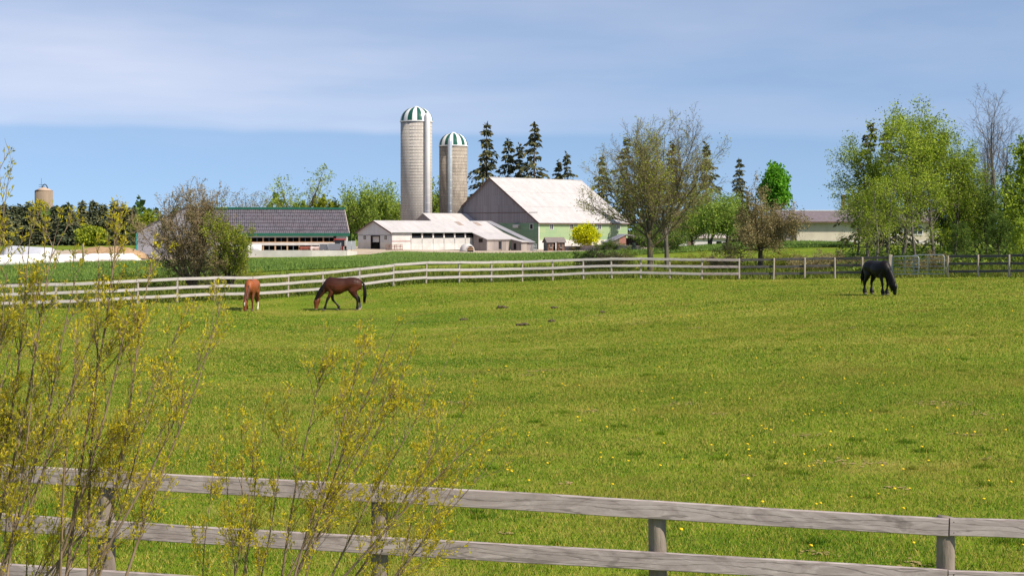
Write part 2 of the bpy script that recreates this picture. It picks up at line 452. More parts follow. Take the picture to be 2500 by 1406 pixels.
for (d0, d1, dens, hh, ww) in [(13.5, 24, 1700, 0.045, 0.0050), (24, 40, 950, 0.042, 0.0072), (40, 62, 400, 0.042, 0.011), (62, 100, 140, 0.045, 0.018)]:
    x, y = scatter(d0, d1, dens)
    u_ = 1250 + F * x / y
    keep = (y < fence_d(u_) - 0.3) & (RNG.uniform(0, 1, len(x)) < 0.45 + 0.6 * patchy(x * 1.3, y * 1.3))
    x, y = x[keep], y[keep]; n = len(x)
    tall = patchy(x * 0.8 + 3, y * 0.8 - 5)
    h = hh * RNG.uniform(0.5, 1.35, n) * (0.7 + 0.7 * tall)
    V, Fa, T = blades(x, y, zg(x, y) - 0.012, h, ww * RNG.uniform(0.7, 1.3, n), h * RNG.uniform(0.2, 1.1, n), RNG.uniform(0, 1, n))
    VV.append(V); FF.append(Fa + off); TT.append(T); off += len(V)
for k in range(110):                      # ranker clumps the horses leave
    cu, cd = RNG.uniform(-150, 2650), 15 + 45 * RNG.uniform(0, 1) ** 1.6; cr = RNG.uniform(0.05, 0.18); n = int(60 + 900 * cr * cr * 6)
    a = RNG.uniform(0, 6.28, n); q = cr * np.sqrt(RNG.uniform(0, 1, n)); x = X(cu, cd) + q * np.cos(a) * 1.5; y = cd + q * np.sin(a); h = RNG.uniform(0.05, 0.12, n) * (1.15 - q / cr * 0.6)
    V, Fa, T = blades(x, y, zg(x, y) - 0.012, h, RNG.uniform(0.004, 0.008, n), h * RNG.uniform(0.3, 1.2, n), RNG.uniform(0.1, 0.5, n))
    VV.append(V); FF.append(Fa + off); TT.append(T); off += len(V)
g = link('pasture_grass', np_mesh('pasture_grass', np.concatenate(VV), np.concatenate(FF), M_BLADE, attr=np.concatenate(TT)))
tag(g, 'short grazed grass covering the horse paddock', 'grass', kind='stuff')

SOIL = [(2040, 1128, .55), (2310, 985, .9), (2000, 1350, .35), (1660, 985, .7), (1440, 1003, .5), (1060, 1000, .45), (1110, 982, .5), (2190, 1190, .3), (1900, 1375, .3), (2150, 1130, .35), (1960, 1062, .4), (2420, 1120, .3), (2230, 1375, .3), (1740, 1010, .4), (1320, 905, .6), (1290, 915, .5), (2400, 1010, .5), (860, 925, .4), (1560, 790, .9), (1180, 800, 1.0), (1450, 770, .9), (1700, 800, .8), (2080, 800, .7), (1000, 790, .8), (1830, 1160, .25), (2350, 1060, .35), (1380, 1180, .2), (1230, 1300, .2)]
V_, F_ = [], []; rs0 = random.Random(4)
for (u, v, r) in SOIL:
    x0, d0 = ground_at(u, v)
    for sub in range(int(70 * r)):        # crumbs of trodden earth, thinning out from the middle
        px_, py_ = x0 + rs0.gauss(0, 0.36 * r), d0 + rs0.gauss(0, 0.30 * r); q0 = rs0.uniform(0.015, 0.055) * (0.6 + r * 0.5); b0 = len(V_); z0 = zg1(px_, py_) + rs0.uniform(0.004, 0.012)
        for j in range(5): V_.append((px_ + q0 * rs0.uniform(0.5, 1.3) * math.cos(1.2566 * j), py_ + q0 * rs0.uniform(0.5, 1.3) * math.sin(1.2566 * j), z0 + rs0.uniform(-0.006, 0.006)))
        F_ += [(b0, b0 + 1, b0 + 2), (b0, b0 + 2, b0 + 3), (b0, b0 + 3, b0 + 4)]
M_SOIL = m_plain('bare_soil', (0.22, 0.165, 0.062), (0.38, 0.27, 0.125), 5.0, 0.95, bump=0.6)
tag(link('bare_soil', np_mesh('bare_soil', V_, np.array(F_), M_SOIL)), 'small trodden patches of bare brown soil in the pasture', 'soil', kind='stuff')
# coarse grass left standing along the far fence, and the young crop
u_ = RNG.uniform(-150, 2650, 46000); k = RNG.beta(1.1, 2.6, len(u_))
d_ = fence_d(u_) - 0.5 + k * 34.0 + RNG.normal(0, 0.3, len(u_)) * 0
x, y = (u_ - 1250) * d_ / F, d_
h = RNG.uniform(0.12, 0.42, len(x)) * (0.55 + 0.9 * patchy(x * 0.35, y * 0.5)) * np.where(k < 0.03, 0.55, 1)
V, Fa, T = blades(x, y, zg(x, y) - 0.02, h, RNG.uniform(0.02, 0.05, len(x)), h * RNG.uniform(0.1, 0.8, len(x)), np.clip(RNG.uniform(0, 1, len(x)) * 0.7 + 0.3 * patchy(x * 0.2, y * 0.3), 0, 1))
tag(link('rough_grass', np_mesh('rough_grass', V, Fa, M_ROUGHB, attr=T)), 'rough uncut grass and dry stems along the far fence', 'grass', kind='stuff')
u_ = RNG.uniform(-150, 2080, 75000); k = RNG.uniform(0, 1, len(u_)) ** 1.3
f_ = np.interp(u_, [p[0] for p in CROP_F], [p[1] for p in CROP_F]); b_ = np.interp(u_, [p[0] for p in CROP_B], [p[1] for p in CROP_B])
d_ = f_ + (b_ - f_) * k; x = (u_ - 1250) * d_ / F; y = d_
h = RNG.uniform(0.12, 0.34, len(x))
V, Fa, T = blades(x, y, zg(x, y), h, RNG.uniform(0.03, 0.07, len(x)), h * RNG.uniform(0.2, 0.9, len(x)), np.clip(RNG.uniform(0, 1, len(x)) * 0.6 + 0.4 * patchy(x * 0.06, y * 0.1), 0, 1))
tag(link('crop_grass', np_mesh('crop_grass', V, Fa, M_CROPB, attr=T)), 'dense blue green young crop in the field behind the fence', 'crop', kind='stuff')

# ------------------------------------------------------------------ fences
def m_fence(name, c0, c1, c2, knot=(0.10, 0.085, 0.08)):
    t = NT(name)
    co = t.coord('Object', (1.5, 6.0, 6.0), rnd=37.0)
    w = t.noise(co, 1.5, 8, 0.68, 1.6)
    rings = t.n.new('ShaderNodeTexWave'); rings.wave_type = 'BANDS'; rings.bands_direction = 'Z'
    t.l.new(t.coord('Object', (0.75, 2.0, 6.0), rnd=19.0), rings.inputs['Vector'])
    rings.inputs['Scale'].default_value = 1.0; rings.inputs['Distortion'].default_value = 14.0; rings.inputs['Detail'].default_value = 4.0; rings.inputs['Detail Scale'].default_value = 1.3
    c = t.ramp(w, [(0.30, c0), (0.52, c1), (0.75, c2)])
    line = t.math('MULTIPLY', t.step(rings.outputs['Fac'], 0.10, 0.01), 0.50)
    c = t.mix(line, c, knot)
    blot = t.step(t.noise(t.coord('Object', (2.2, 4, 4), rnd=53.0), 1.6, 4, 0.6), 0.62, 0.72)
    c = t.mix(t.math('MULTIPLY', blot, 0.45), c, knot)
    t.bump(t.math('SUBTRACT', w, line), 0.35, 0.006)
    return t.fin(c, 0.85, 0, 0.2)
M_RAIL = m_fence('weathered_rail', (0.225, 0.182, 0.178), (0.365, 0.305, 0.30), (0.50, 0.435, 0.425))
M_RAILW = m_fence('pale_rail', (0.33, 0.295, 0.285), (0.435, 0.395, 0.38), (0.51, 0.47, 0.455), (0.22, 0.19, 0.18))
M_RAILD = m_fence('dark_rail', (0.060, 0.055, 0.056), (0.095, 0.087, 0.088), (0.15, 0.138, 0.138), (0.04, 0.035, 0.035))  # darker wood colour stands in for the shade on these rails
M_POST = m_bark('fence_post', (0.14, 0.11, 0.092), (0.29, 0.24, 0.20))
M_POSTF = m_bark('fence_post_far', (0.26, 0.215, 0.17), (0.42, 0.36, 0.30))
M_DARKGAP = m_plain('end_grain', (0.03, 0.025, 0.022), (0.06, 0.05, 0.045), 20)

def rail(parent, a, b, h, th, mat, rng, warp_=0.012, segs=6, tilt=0.0):
    """board from a to b (centre line, world); local x along the board"""
    a, b = Vector(a), Vector(b); L = (b - a).length
    ph, ph2 = rng.uniform(0, 6.28), rng.uniform(0, 6.28)
    be = min(0.006, th * 0.2)
    prof = [(-th / 2, -h / 2 + be), (-th / 2 + be, -h / 2), (th / 2 - be, -h / 2), (th / 2, -h / 2 + be), (th / 2, h / 2 - be), (th / 2 - be, h / 2), (-th / 2 + be, h / 2), (-th / 2, h / 2 - be)]
    rings = []
    for i in range(segs + 1):
        s = i / segs; z = warp_ * math.sin(ph + s * 4.2) + rng.uniform(-0.0015, 0.0015); yy = warp_ * 0.6 * math.sin(ph2 + s * 5.0)
        rings.append([(s * L, py + yy, pz * (1 + 0.02 * math.sin(ph2 + 6 * s)) + z) for py, pz in prof])
    mb = MB(); mb.loft(rings, smooth=False)
    o = mb.build('rail', mat, parent)
    ax = (b - a).normalized(); zz = Vector((0, 0, 1)); yv = zz.cross(ax).normalized(); zz = ax.cross(yv)
    m = Matrix((ax, yv, zz)).transposed().to_4x4(); m.translation = a
    o.matrix_local = parent.matrix_world.inverted() @ m if False else Matrix.Translation(-parent.location) @ m
    return o

def post_mesh(r, h, sunk, seed, mat, n=14):
    rng = random.Random(seed); prof = []
    rings = []
    hs = [-sunk, 0.0, h * 0.25, h * 0.5, h * 0.75, h - 0.012, h]
    bump = [rng.uniform(0.95, 1.05) for _ in range(n)]
    for i, z in enumerate(hs):
        rr = r * (1.06 - 0.08 * (z / h)) * (0.93 if i == len(hs) - 1 else 1)
        rings.append([(rr * bump[j] * math.cos(2 * math.pi * j / n), rr * bump[j] * math.sin(2 * math.pi * j / n), z + (0.012 * math.cos(2 * math.pi * j / n) if i >= 5 else 0)) for j in range(n)])
    mb = MB(); mb.loft(rings)
    return mb.mesh('post', mat)

rng = random.Random(3)
NAIL = MB().lathe([(0.006, -0.004), (0.007, 0.003), (0.004, 0.005)], 6).mesh('nail', M_DARKGAP)
# near fence: posts every 2.44 m, three rails on the camera side, boards two bays long
NPOST = [(-1120, 1396 + 10, 116), (-405, 1452, 118.5), (260, 1501, 121.5), (923, 1551, 124.0), (1613, 1604, 126.2), (2307, 1633, 127.0), (3010, 1655, 127.6)]
NP = []
for (u, v, gp) in NPOST:
    d = F * 0.44 / gp; NP.append(Vector((X(u, d), d, Z(v, d))))
_pl = np.polyfit([p.x for p in NP], [p.y for p in NP], 1)
for p in NP: p.y = float(np.polyval(_pl, p.x))
nf = thing('fence', 'weathered grey three-rail board fence crossing the foreground below the willows', 'fence', (NP[3].x, NP[3].y, NP[3].z))
for i, p in enumerate(NP):
    link('post', post_mesh(0.077, 1.300 + rng.uniform(-0.02, 0.01), 0.6, 100 + i, M_POST), nf, loc=p - nf.location, rot=(rng.uniform(-0.02, 0.02), rng.uniform(-0.02, 0.02), rng.uniform(0, 6)))
for zr in (1.225, 0.785, 0.345):
    for i0 in (-1, 1, 3, 5):
        a_i, b_i = max(i0, 0), min(i0 + 2, len(NP) - 1)
        if a_i == b_i: continue
        for (i, j) in [(a_i, b_i)]:
            A, B = NP[i], NP[j]
            ax = (B - A).normalized(); nrm = Vector((0, 0, 1)).cross(ax); nrm = nrm if nrm.y < 0 else -nrm
            offv = nrm * 0.098 + Vector((0, 0, zr))
            dz = rng.uniform(-0.012, 0.012)
            rail(nf, A + offv + ax * (0.018 if zr > 1 else 0.006), B + offv + ax * (0.006 if zr > 1 else -0.004) + Vector((0, 0, dz * 0.4)), 0.152, 0.042, M_RAIL, rng, 0.007, 12)
            if zr > 0.7 and 0 < i < 6:
                for dzz in (-0.045, 0.045):
                    q = A + offv + nrm * 0.021 + ax * 0.05 + Vector((0, 0, dzz)) - nf.location
                    link('nail', NAIL, nf, loc=q, rot=(math.pi / 2, 0, math.atan2(ax.y, ax.x)))

# far fence
FP_U = [-320, -225, -140, -55, 30, 135, 235, 335, 432, 523, 615, 703, 788, 877, 960, 1040, 1121, 1199, 1275, 1349, 1424, 1493, 1564, 1635, 1713, 1804, 1888, 1964, 2038, 2105, 2174]
FP_R = [2313, 2388, 2464, 2541, 2620, 2700]
def gpt(u):
    d = float(fence_d(u)); x = X(u, d); return Vector((x, d, zg1(x, d)))
def far_fence(us, label, switch_u, root_u):
    P = [gpt(u) for u in us]; root = gpt(root_u)
    r = thing('fence', label, 'fence', root)
    pm = [post_mesh(0.062, 1.30, 0.4, 40 + k, M_POSTF, 9) for k in range(4)]
    for i, p in enumerate(P):
        if us[i] == 2174: continue
        o = link('post', pm[i % 4], r, loc=p - root + Vector((0, 0, rng.uniform(-0.03, 0.02))), rot=(rng.uniform(-0.025, 0.025), rng.uniform(-0.025, 0.025), rng.uniform(0, 6)))
    if us[-1] == 2174:
        mb = MB(); mb.box(-0.1, 0.1, -0.1, 0.1, -0.4, 1.42); mb.build('gate_post', M_POSTF, r, loc=P[-1] - root)
    for lv, zr in enumerate((1.225, 0.785, 0.345)):
        start = 0
        i = 0
        first = 1 + (lv % 2)
        while i < len(P) - 1:
            step = 2 if i else first
            j = min(i + step, len(P) - 1)
            if us[i] < switch_u < us[j]:
                j = max(k for k in range(i + 1, j + 1) if us[k] <= switch_u) if us[i + 1] <= switch_u else j
            dark = us[i] >= switch_u
            for (ia, ib) in ([(i, j)] if j - i == 1 else [(i, i + 1), (i + 1, j)]):
                A, B = P[ia], P[ib]; ax = (B - A).normalized(); nrm = Vector((0, 0, 1)).cross(ax); nrm = nrm if nrm.y < 0 else -nrm
                offv = nrm * (0.085 if not dark else -0.085) + Vector((0, 0, zr + rng.uniform(-0.012, 0.012)))
                rail(r, A + offv + ax * 0.004, B + offv - ax * 0.004, 0.148, 0.04, M_RAILD if dark else (M_RAIL if us[ia] >= 1713 else M_RAILW), rng, 0.010, 3)
            i = j
    return r
far_fence(FP_U, 'long three-rail board fence curving across the far end of the paddock', 1804, 1121)
far_fence(FP_R, 'short dark three-rail fence right of the metal gate', 0, 2464)

# metal gates
M_GALV = m_plain('galvanised_tube', (0.24, 0.26, 0.28), (0.36, 0.38, 0.40), 6, 0.5, 0.3)
def gate(u0, u1, z0, z1, stays, label, dd=0.0):
    A, B = gpt(u0), gpt(u1); A.y += dd; B.y += dd
    L = (B - A).length; rz = math.atan2(B.y - A.y, B.x - A.x)
    g = thing('metal_gate', label, 'gate', A, rz, 'metal gates in the paddock fence')
    zb = B.z - A.z
    R = 0.16
    pts = [(0, 0, z0)] + [(R - R * math.cos(a), 0, z1 - R + R * math.sin(a)) for a in np.linspace(0, math.pi / 2, 5)] + \
          [(L - R + R * math.sin(a), 0, z1 - R + R * math.cos(a) + 0.03) for a in np.linspace(0, math.pi / 2, 5)] + [(L, 0, z0 + 0.03), (L * 0.5, 0, z0 + 0.015), (0, 0, z0)]
    mb = MB(); mb.tube(pts, 0.032, 8); mb.build('frame', M_GALV, g)
    for k in range(1, 5):
        mb = MB(); zz = z0 + (z1 - z0) * (k / 5.0); mb.tube([(0, 0, zz), (L, 0, zz + 0.03)], 0.021, 6); mb.build('bar', M_GALV, g)
    for s in stays:
        mb = MB(); mb.box(s * L - 0.028, s * L + 0.028, -0.045, -0.022, z0, z1 + 0.01); mb.build('stay', M_GALV, g)
    return g
gate(2178, 2243, 0.22, 1.30, [0.02, 0.5], 'narrow galvanised tube gate beside the black horse')
gate(2233, 2309, 0.22, 1.36, [0.03, 0.48], 'wide galvanised tube gate hung on the right fence', 0.35)

# ================================================================== HORSES
def ell(cx, cz, ry, rz, cy=0.0, n=16, tilt=0.0):
    return [(cx + rz * math.sin(2 * math.pi * j / n) * math.sin(tilt), cy + ry * math.cos(2 * math.pi * j / n), cz + rz * math.sin(2 * math.pi * j / n) * math.cos(tilt)) for j in range(n)]

M_HAIRB = m_plain('dark_hair', (0.004, 0.0035, 0.004), (0.012, 0.009, 0.008), 30, 0.6, vec=(4, 4, 1), spec=0.15)
M_HAIRC = m_plain('chestnut_hair', (0.05, 0.016, 0.008), (0.12, 0.042, 0.02), 30, 0.55, vec=(4, 4, 1))
M_EYE = m_plain('eye', (0.005, 0.004, 0.004), (0.01, 0.008, 0.008), 5, 0.15)
M_HOOF = m_plain('hoof', (0.06, 0.05, 0.042), (0.12, 0.10, 0.085), 14, 0.6)
M_HOOFW = m_plain('pale_hoof', (0.30, 0.25, 0.19), (0.42, 0.36, 0.28), 14, 0.6)

def m_coat(name):
    t = NT(name); a = t.n.new('ShaderNodeVertexColor'); a.layer_name = 'coat'
    n = t.noise(t.coord('Object'), 6, 4, 0.6)
    c = t.mix(0.35, a.outputs['Color'], t.mix(1.0, a.outputs['Color'], t.ramp(n, [(0.3, (0.55, 0.55, 0.55)), (0.7, (1.35, 1.35, 1.35))]), 'MULTIPLY'))
    t.bump(t.noise(t.coord('Object'), 3.0, 3, 0.5), 0.25, 0.05)
    return t.fin(c, 0.5, 0, 0.22)
M_COAT = m_coat('coat')

def horse(name, label, pos, heading, scale, legs, coat_fn, hair, socks, neck_yaw=0.0, mane_len=0.28, mane_side=1, feather=0.0, tail_w=1.0, forelock=0.12, heavy=1.0):
    """grazing horse, local +x forward. legs: four (dx_foot, dz_lift, knee_bend) for front-left, front-right, hind-left, hind-right"""
    root = thing(name, label, 'horse', pos, heading, 'horses grazing in the paddock')
    root.scale = (scale,) * 3
    mb = MB()
    trunk = [(-0.86, 1.22, .07, .10), (-0.80, 1.22, .19, .23), (-0.66, 1.24, .27, .30), (-0.48, 1.265, .30, .315), (-0.28, 1.265, .295, .315), (-0.05, 1.225, .285, .325),
             (-0.05+0.23, 1.16, .315, .395), (0.40, 1.15, .315, .41), (0.58, 1.185, .28, .40), (0.72, 1.23, .235, .355), (0.86, 1.20, .20, .295), (0.97, 1.14, .14, .20), (1.02, 1.12, .06, .10)]
    mb.loft([ell(x, z, ry * heavy, rz) for x, z, ry, rz in trunk])
    # neck lowered to the grass, head nearly upright
    cy, sy = math.cos(neck_yaw), math.sin(neck_yaw)
    def yaw(p, x0=0.70):
        x, y, z = p; dx = (x - x0) * 0.86
        return (x0 + dx * cy - y * sy, dx * sy + y * cy, z)
    neck = [(0.66, 1.30, .20, .33, -0.75), (0.86, 1.16, .165, .31, -0.85), (1.02, .985, .13, .265, -0.95), (1.17, .81, .11, .22, -0.98), (1.29, .665, .095, .18, -0.95), (1.37, .56, .08, .14, -0.85)]
    mb.loft([[yaw(p) for p in ell(x, z, ry, rz, tilt=tl + 1.5708 + 0.9)] for x, z, ry, rz, tl in
             [(x, z, ry, rz, -0.9 + (tl + 0.9) * 0.5) for x, z, ry, rz, tl in neck]])
    head = [(1.36, .60, .05, .06), (1.365, .56, .10, .155), (1.375, .47, .12, .205), (1.39, .385, .108, .19), (1.405, .28, .086, .145), (1.42, .18, .074, .118), (1.43, .10, .074, .114), (1.43, .045, .064, .095), (1.425, .02, .025, .035)]
    mb.loft([[yaw((x + rz * math.sin(2 * math.pi * j / 14), ry * math.cos(2 * math.pi * j / 14), z - 0.18 * rz * math.sin(2 * math.pi * j / 14))) for j in range(14)] for x, z, ry, rz in head])
    for s in (-1, 1):                                   # ears
        mb.tube([yaw(p) for p in [(1.33, s * 0.05, .60), (1.325, s * 0.075, .665), (1.34, s * 0.085, .735)]], [0.036, 0.034, 0.006], 8)
    hoofs = []; feet = []
    for i, (dx, lift, kb) in enumerate(legs):
        s = 1 if i % 2 == 0 else -1
        if i < 2:
            top = Vector((0.66, s * .15, 1.08)); elb = Vector((0.60, s * .165, .86))
            foot = Vector((0.64 + dx, s * .155, lift)); knee = elb.lerp(foot, 0.45) + Vector((0.05 + kb, 0, 0.02))
            fet = foot + Vector((-0.045 - kb * 0.4, 0, 0.155))
            pts = [top, elb, elb.lerp(knee, 0.5), knee, knee.lerp(fet, 0.5), fet, foot + Vector((-0.01, 0, 0.075)), foot + Vector((0.015, 0, 0.05))]
            rad = [.15, .115, .078, .060, .043, .052, .045, .052]; ryy = [.09, .085, .062, .054, .038, .046, .042, .050]
        else:
            top = Vector((-0.52, s * .15, 1.18)); sti = Vector((-0.40, s * .175, .90))
            foot = Vector((-0.62 + dx, s * .15, lift)); fet = foot + Vector((-0.045, 0, 0.16))
            hock = sti.lerp(foot, 0.42) + Vector((-0.155 + kb, 0, 0.02))
            pts = [top, sti, sti.lerp(hock, 0.5) + Vector((0.015, 0, 0)), hock, hock.lerp(fet, 0.5), fet, foot + Vector((-0.01, 0, 0.075)), foot + Vector((0.015, 0, 0.05))]
            rad = [.26, .19, .112, .070, .050, .056, .048, .054]; ryy = [.13, .12, .085, .058, .042, .050, .044, .051]
        if feather:
            rad = rad[:5] + [r * (1 + feather) for r in rad[5:]]; ryy = ryy[:5] + [r * (1 + feather) for r in ryy[5:]]
        mb.tube(pts, [r * heavy for r in rad], 12, ry=[r * heavy for r in ryy])
        hoofs.append(foot); feet.append((fet, foot))
    tmp = mb.build('tmp_body', M_COAT)
    md = tmp.modifiers.new('r', 'REMESH'); md.mode = 'VOXEL'; md.voxel_size = 0.023; md.use_smooth_shade = True
    sm = tmp.modifiers.new('s', 'SMOOTH'); sm.factor = 0.6; sm.iterations = 5
    dg = bpy.context.evaluated_depsgraph_get()
    me = bpy.data.meshes.new_from_object(tmp.evaluated_get(dg))
    bpy.data.objects.remove(tmp)
    me.name = 'body'; me.materials.clear(); me.materials.append(M_COAT)
    n = len(me.vertices); co = np.zeros(n * 3, np.float32); me.vertices.foreach_get('co', co); co = co.reshape(-1, 3)
    colr = np.ones((n, 4), np.float32); colr[:, :3] = coat_fn(co, feet)
    ca = me.color_attributes.new('coat', 'FLOAT_COLOR', 'POINT'); ca.data.foreach_set('color', colr.ravel())
    me.polygons.foreach_set('use_smooth', np.ones(len(me.polygons), bool))
    link('body', me, root)
    for i, f in enumerate(hoofs):
        hb = MB(); k = 1 + feather * 0.4
        hb.loft([[(f.x + off + r * 1.12 * k * math.cos(2 * math.pi * j / 12), f.y + r * k * math.sin(2 * math.pi * j / 12), f.z + z) for j in range(12)] for r, z, off in [(.060, 0.0, .028), (.057, .03, .022), (.048, .075, .012)]])
        hb.build('hoof', M_HOOFW if socks[i] else M_HOOF, root)
    for s in (-1, 1):
        eb = MB(); c = yaw((1.415, s * 0.098, .475)); eb.lathe([(0.002, -.02), (.014, -.014), (.02, 0), (.014, .014), (.002, .02)], 8, c); eb.build('eye', M_EYE, root)
    rr = random.Random(hash(name) % 1000 + int(scale * 100))
    # mane: locks from the crest, falling to one side
    mn = MB()
    for k in range(46):
        a = k / 45.0
        xs, zs = np.interp(a, [0, .25, .5, .75, 1], [0.66, 0.98, 1.19, 1.34, 1.43]), np.interp(a, [0, .25, .5, .75, 1], [1.60, 1.33, 1.08, .87, .69])
        L = mane_len * rr.uniform(0.7, 1.15) * (0.75 + 0.5 * math.sin(a * 3.1))
        w = 0.085 + 0.03 * (1 - a)
        p = [yaw(q) for q in [(xs - 0.02, mane_side * 0.0, zs - 0.015), (xs + 0.015, mane_side * (w * 0.75), zs - 0.03), (xs - 0.01 + rr.uniform(-.02, .02), mane_side * (w + 0.03), zs - 0.03 - L * 0.5), (xs + rr.uniform(-.05, .03), mane_side * (w + 0.015 + rr.uniform(-.01, .02)), zs - 0.03 - L)]]
        mn.tube(p, [0.02, 0.026, 0.024, 0.004], 5)
    for k in range(9):
        yy = rr.uniform(-0.04, 0.04)
        p = [yaw(q) for q in [(1.38, yy * 0.6, .66), (1.475, yy, .60), (1.515, yy * 1.3, .60 - forelock * 0.6), (1.505, yy * 1.3, .60 - forelock * rr.uniform(0.9, 1.3))]]
        mn.tube(p, [0.014, 0.017, 0.014, 0.003], 5)
    tag(mn.build('mane', hair, root), kind='stuff')
    tl = MB()
    for k in range(34):
        a = rr.uniform(0, 6.28); q = rr.uniform(0.2, 1.0); wx, wy = 0.055 * q * math.cos(a) * tail_w, 0.085 * q * math.sin(a) * tail_w
        zend = rr.uniform(0.28, 0.48)
        tl.tube([(-0.84, wy * 0.2, 1.36), (-0.93 + wx * 0.3, wy * 0.45, 1.27), (-0.985 + wx * 0.8, wy * 0.9, 1.02), (-0.99 + wx, wy * 1.25, .72), (-0.975 + wx * 0.9 + rr.uniform(-.03, .03), wy * 0.9 + rr.uniform(-.02, .02), zend)], [0.03, 0.032, 0.03, 0.026, 0.003], 5)
    tag(tl.build('tail', hair, root), kind='stuff')
    return root

def mixc(a, b, f): return np.asarray(a)[None] * (1 - f[:, None]) + np.asarray(b)[None] * f[:, None]
def sstep(x, a, b): q = np.clip((x - a) / (b - a), 0, 1); return q * q * (3 - 2 * q)
def socks_on(c, co, feet, which, color, h):
    for i in which:
        fet, foot = feet[i]
        near = (np.abs(co[:, 1] - foot.y) < 0.1) & (np.hypot(co[:, 0] - foot.x, co[:, 1] - foot.y) < 0.2)
        f = sstep(-co[:, 2], -h - 0.03, -h + 0.03) * near
        c = c * (1 - f[:, None]) + np.asarray(color)[None] * f[:, None]
    return c

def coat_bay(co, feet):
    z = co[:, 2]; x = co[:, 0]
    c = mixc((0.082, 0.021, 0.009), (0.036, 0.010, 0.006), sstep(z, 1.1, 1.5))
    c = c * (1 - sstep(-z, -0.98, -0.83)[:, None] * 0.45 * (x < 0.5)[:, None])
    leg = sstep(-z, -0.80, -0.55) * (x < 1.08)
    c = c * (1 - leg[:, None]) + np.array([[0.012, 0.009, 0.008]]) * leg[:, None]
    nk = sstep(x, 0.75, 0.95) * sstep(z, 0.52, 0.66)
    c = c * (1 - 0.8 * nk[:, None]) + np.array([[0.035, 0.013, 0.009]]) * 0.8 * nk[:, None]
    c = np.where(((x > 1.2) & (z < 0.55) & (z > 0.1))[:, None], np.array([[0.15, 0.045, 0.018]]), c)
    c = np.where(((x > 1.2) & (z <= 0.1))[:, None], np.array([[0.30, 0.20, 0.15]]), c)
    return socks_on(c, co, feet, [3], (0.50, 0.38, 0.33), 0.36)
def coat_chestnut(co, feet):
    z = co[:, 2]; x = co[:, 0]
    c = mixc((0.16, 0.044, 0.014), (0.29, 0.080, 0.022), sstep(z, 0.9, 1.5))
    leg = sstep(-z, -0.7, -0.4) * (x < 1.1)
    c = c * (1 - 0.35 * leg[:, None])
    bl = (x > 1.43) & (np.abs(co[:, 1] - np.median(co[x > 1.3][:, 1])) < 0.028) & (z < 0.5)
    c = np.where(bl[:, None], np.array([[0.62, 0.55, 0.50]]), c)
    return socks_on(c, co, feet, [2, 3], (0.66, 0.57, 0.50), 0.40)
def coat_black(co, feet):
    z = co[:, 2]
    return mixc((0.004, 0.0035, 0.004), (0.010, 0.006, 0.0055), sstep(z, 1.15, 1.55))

def put(u, d): x = X(u, d); return (x, d, zg1(x, d))
# heading: local +x to the left of the picture is 180 degrees
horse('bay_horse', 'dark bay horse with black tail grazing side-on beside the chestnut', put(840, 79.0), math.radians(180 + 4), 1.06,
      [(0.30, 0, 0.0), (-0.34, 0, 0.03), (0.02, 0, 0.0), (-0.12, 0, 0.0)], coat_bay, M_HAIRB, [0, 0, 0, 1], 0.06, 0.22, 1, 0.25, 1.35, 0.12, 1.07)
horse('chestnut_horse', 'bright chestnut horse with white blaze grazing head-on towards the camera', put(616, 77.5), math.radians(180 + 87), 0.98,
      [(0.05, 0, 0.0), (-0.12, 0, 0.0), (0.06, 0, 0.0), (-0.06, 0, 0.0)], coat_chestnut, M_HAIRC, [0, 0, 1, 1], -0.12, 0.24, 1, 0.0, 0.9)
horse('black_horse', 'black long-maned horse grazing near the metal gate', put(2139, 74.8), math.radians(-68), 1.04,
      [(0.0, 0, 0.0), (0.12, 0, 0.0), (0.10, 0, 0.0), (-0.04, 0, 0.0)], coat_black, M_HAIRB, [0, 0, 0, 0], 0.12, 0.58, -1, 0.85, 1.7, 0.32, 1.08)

# ------------------------------------------------------------------ small things in the pasture
M_DUNG = m_plain('dung', (0.05, 0.038, 0.022), (0.14, 0.105, 0.06), 12, 0.95, bump=0.5)
def blob(mb, c, r, rr, n=7):
    rings = []
    for i in range(5):
        a = math.pi * (i + 0.5) / 5 - math.pi / 2
        rings.append([(c[0] + r * rr.uniform(.85, 1.15) * math.cos(a) * math.cos(2 * math.pi * j / n), c[1] + r * rr.uniform(.85, 1.15) * math.cos(a) * math.sin(2 * math.pi * j / n), c[2] + r * 0.75 * math.sin(a)) for j in range(n)])
    mb.loft(rings)
for k, (u, v, w, lab) in enumerate([(1222, 752, 0.50, 'largest dark dung pile in the middle of the paddock'), (1279, 794, 0.42, 'flat dark dung pile just below the largest one'),
        (1352, 752, 0.26, 'small dung pile right of the largest one'), (1133, 781, 0.25, 'small brown dung pile left of the flat one'), (1345, 785, 0.2, 'little dung pile right of the flat one'), (1470, 763, 0.14, 'tiny dung heap farthest to the right in mid paddock')]):
    x, d = ground_at(u, v); rr = random.Random(k); mb = MB()
    w *= 0.75
    for j in range(int(10 + w * 34)):
        a = rr.uniform(0, 6.28); q = rr.random() ** 0.7 * w
        blob(mb, (q * math.cos(a), q * math.sin(a) * 0.7, max(0.02, 0.14 * w * 2 * (1 - q / w)) * rr.uniform(0.5, 1.1)), rr.uniform(0.035, 0.07), rr)
    tag(mb.build('dung_pile', M_DUNG, loc=(x, d, zg1(x, d) + 0.015)), lab, 'dung', 'dung piles in the paddock')

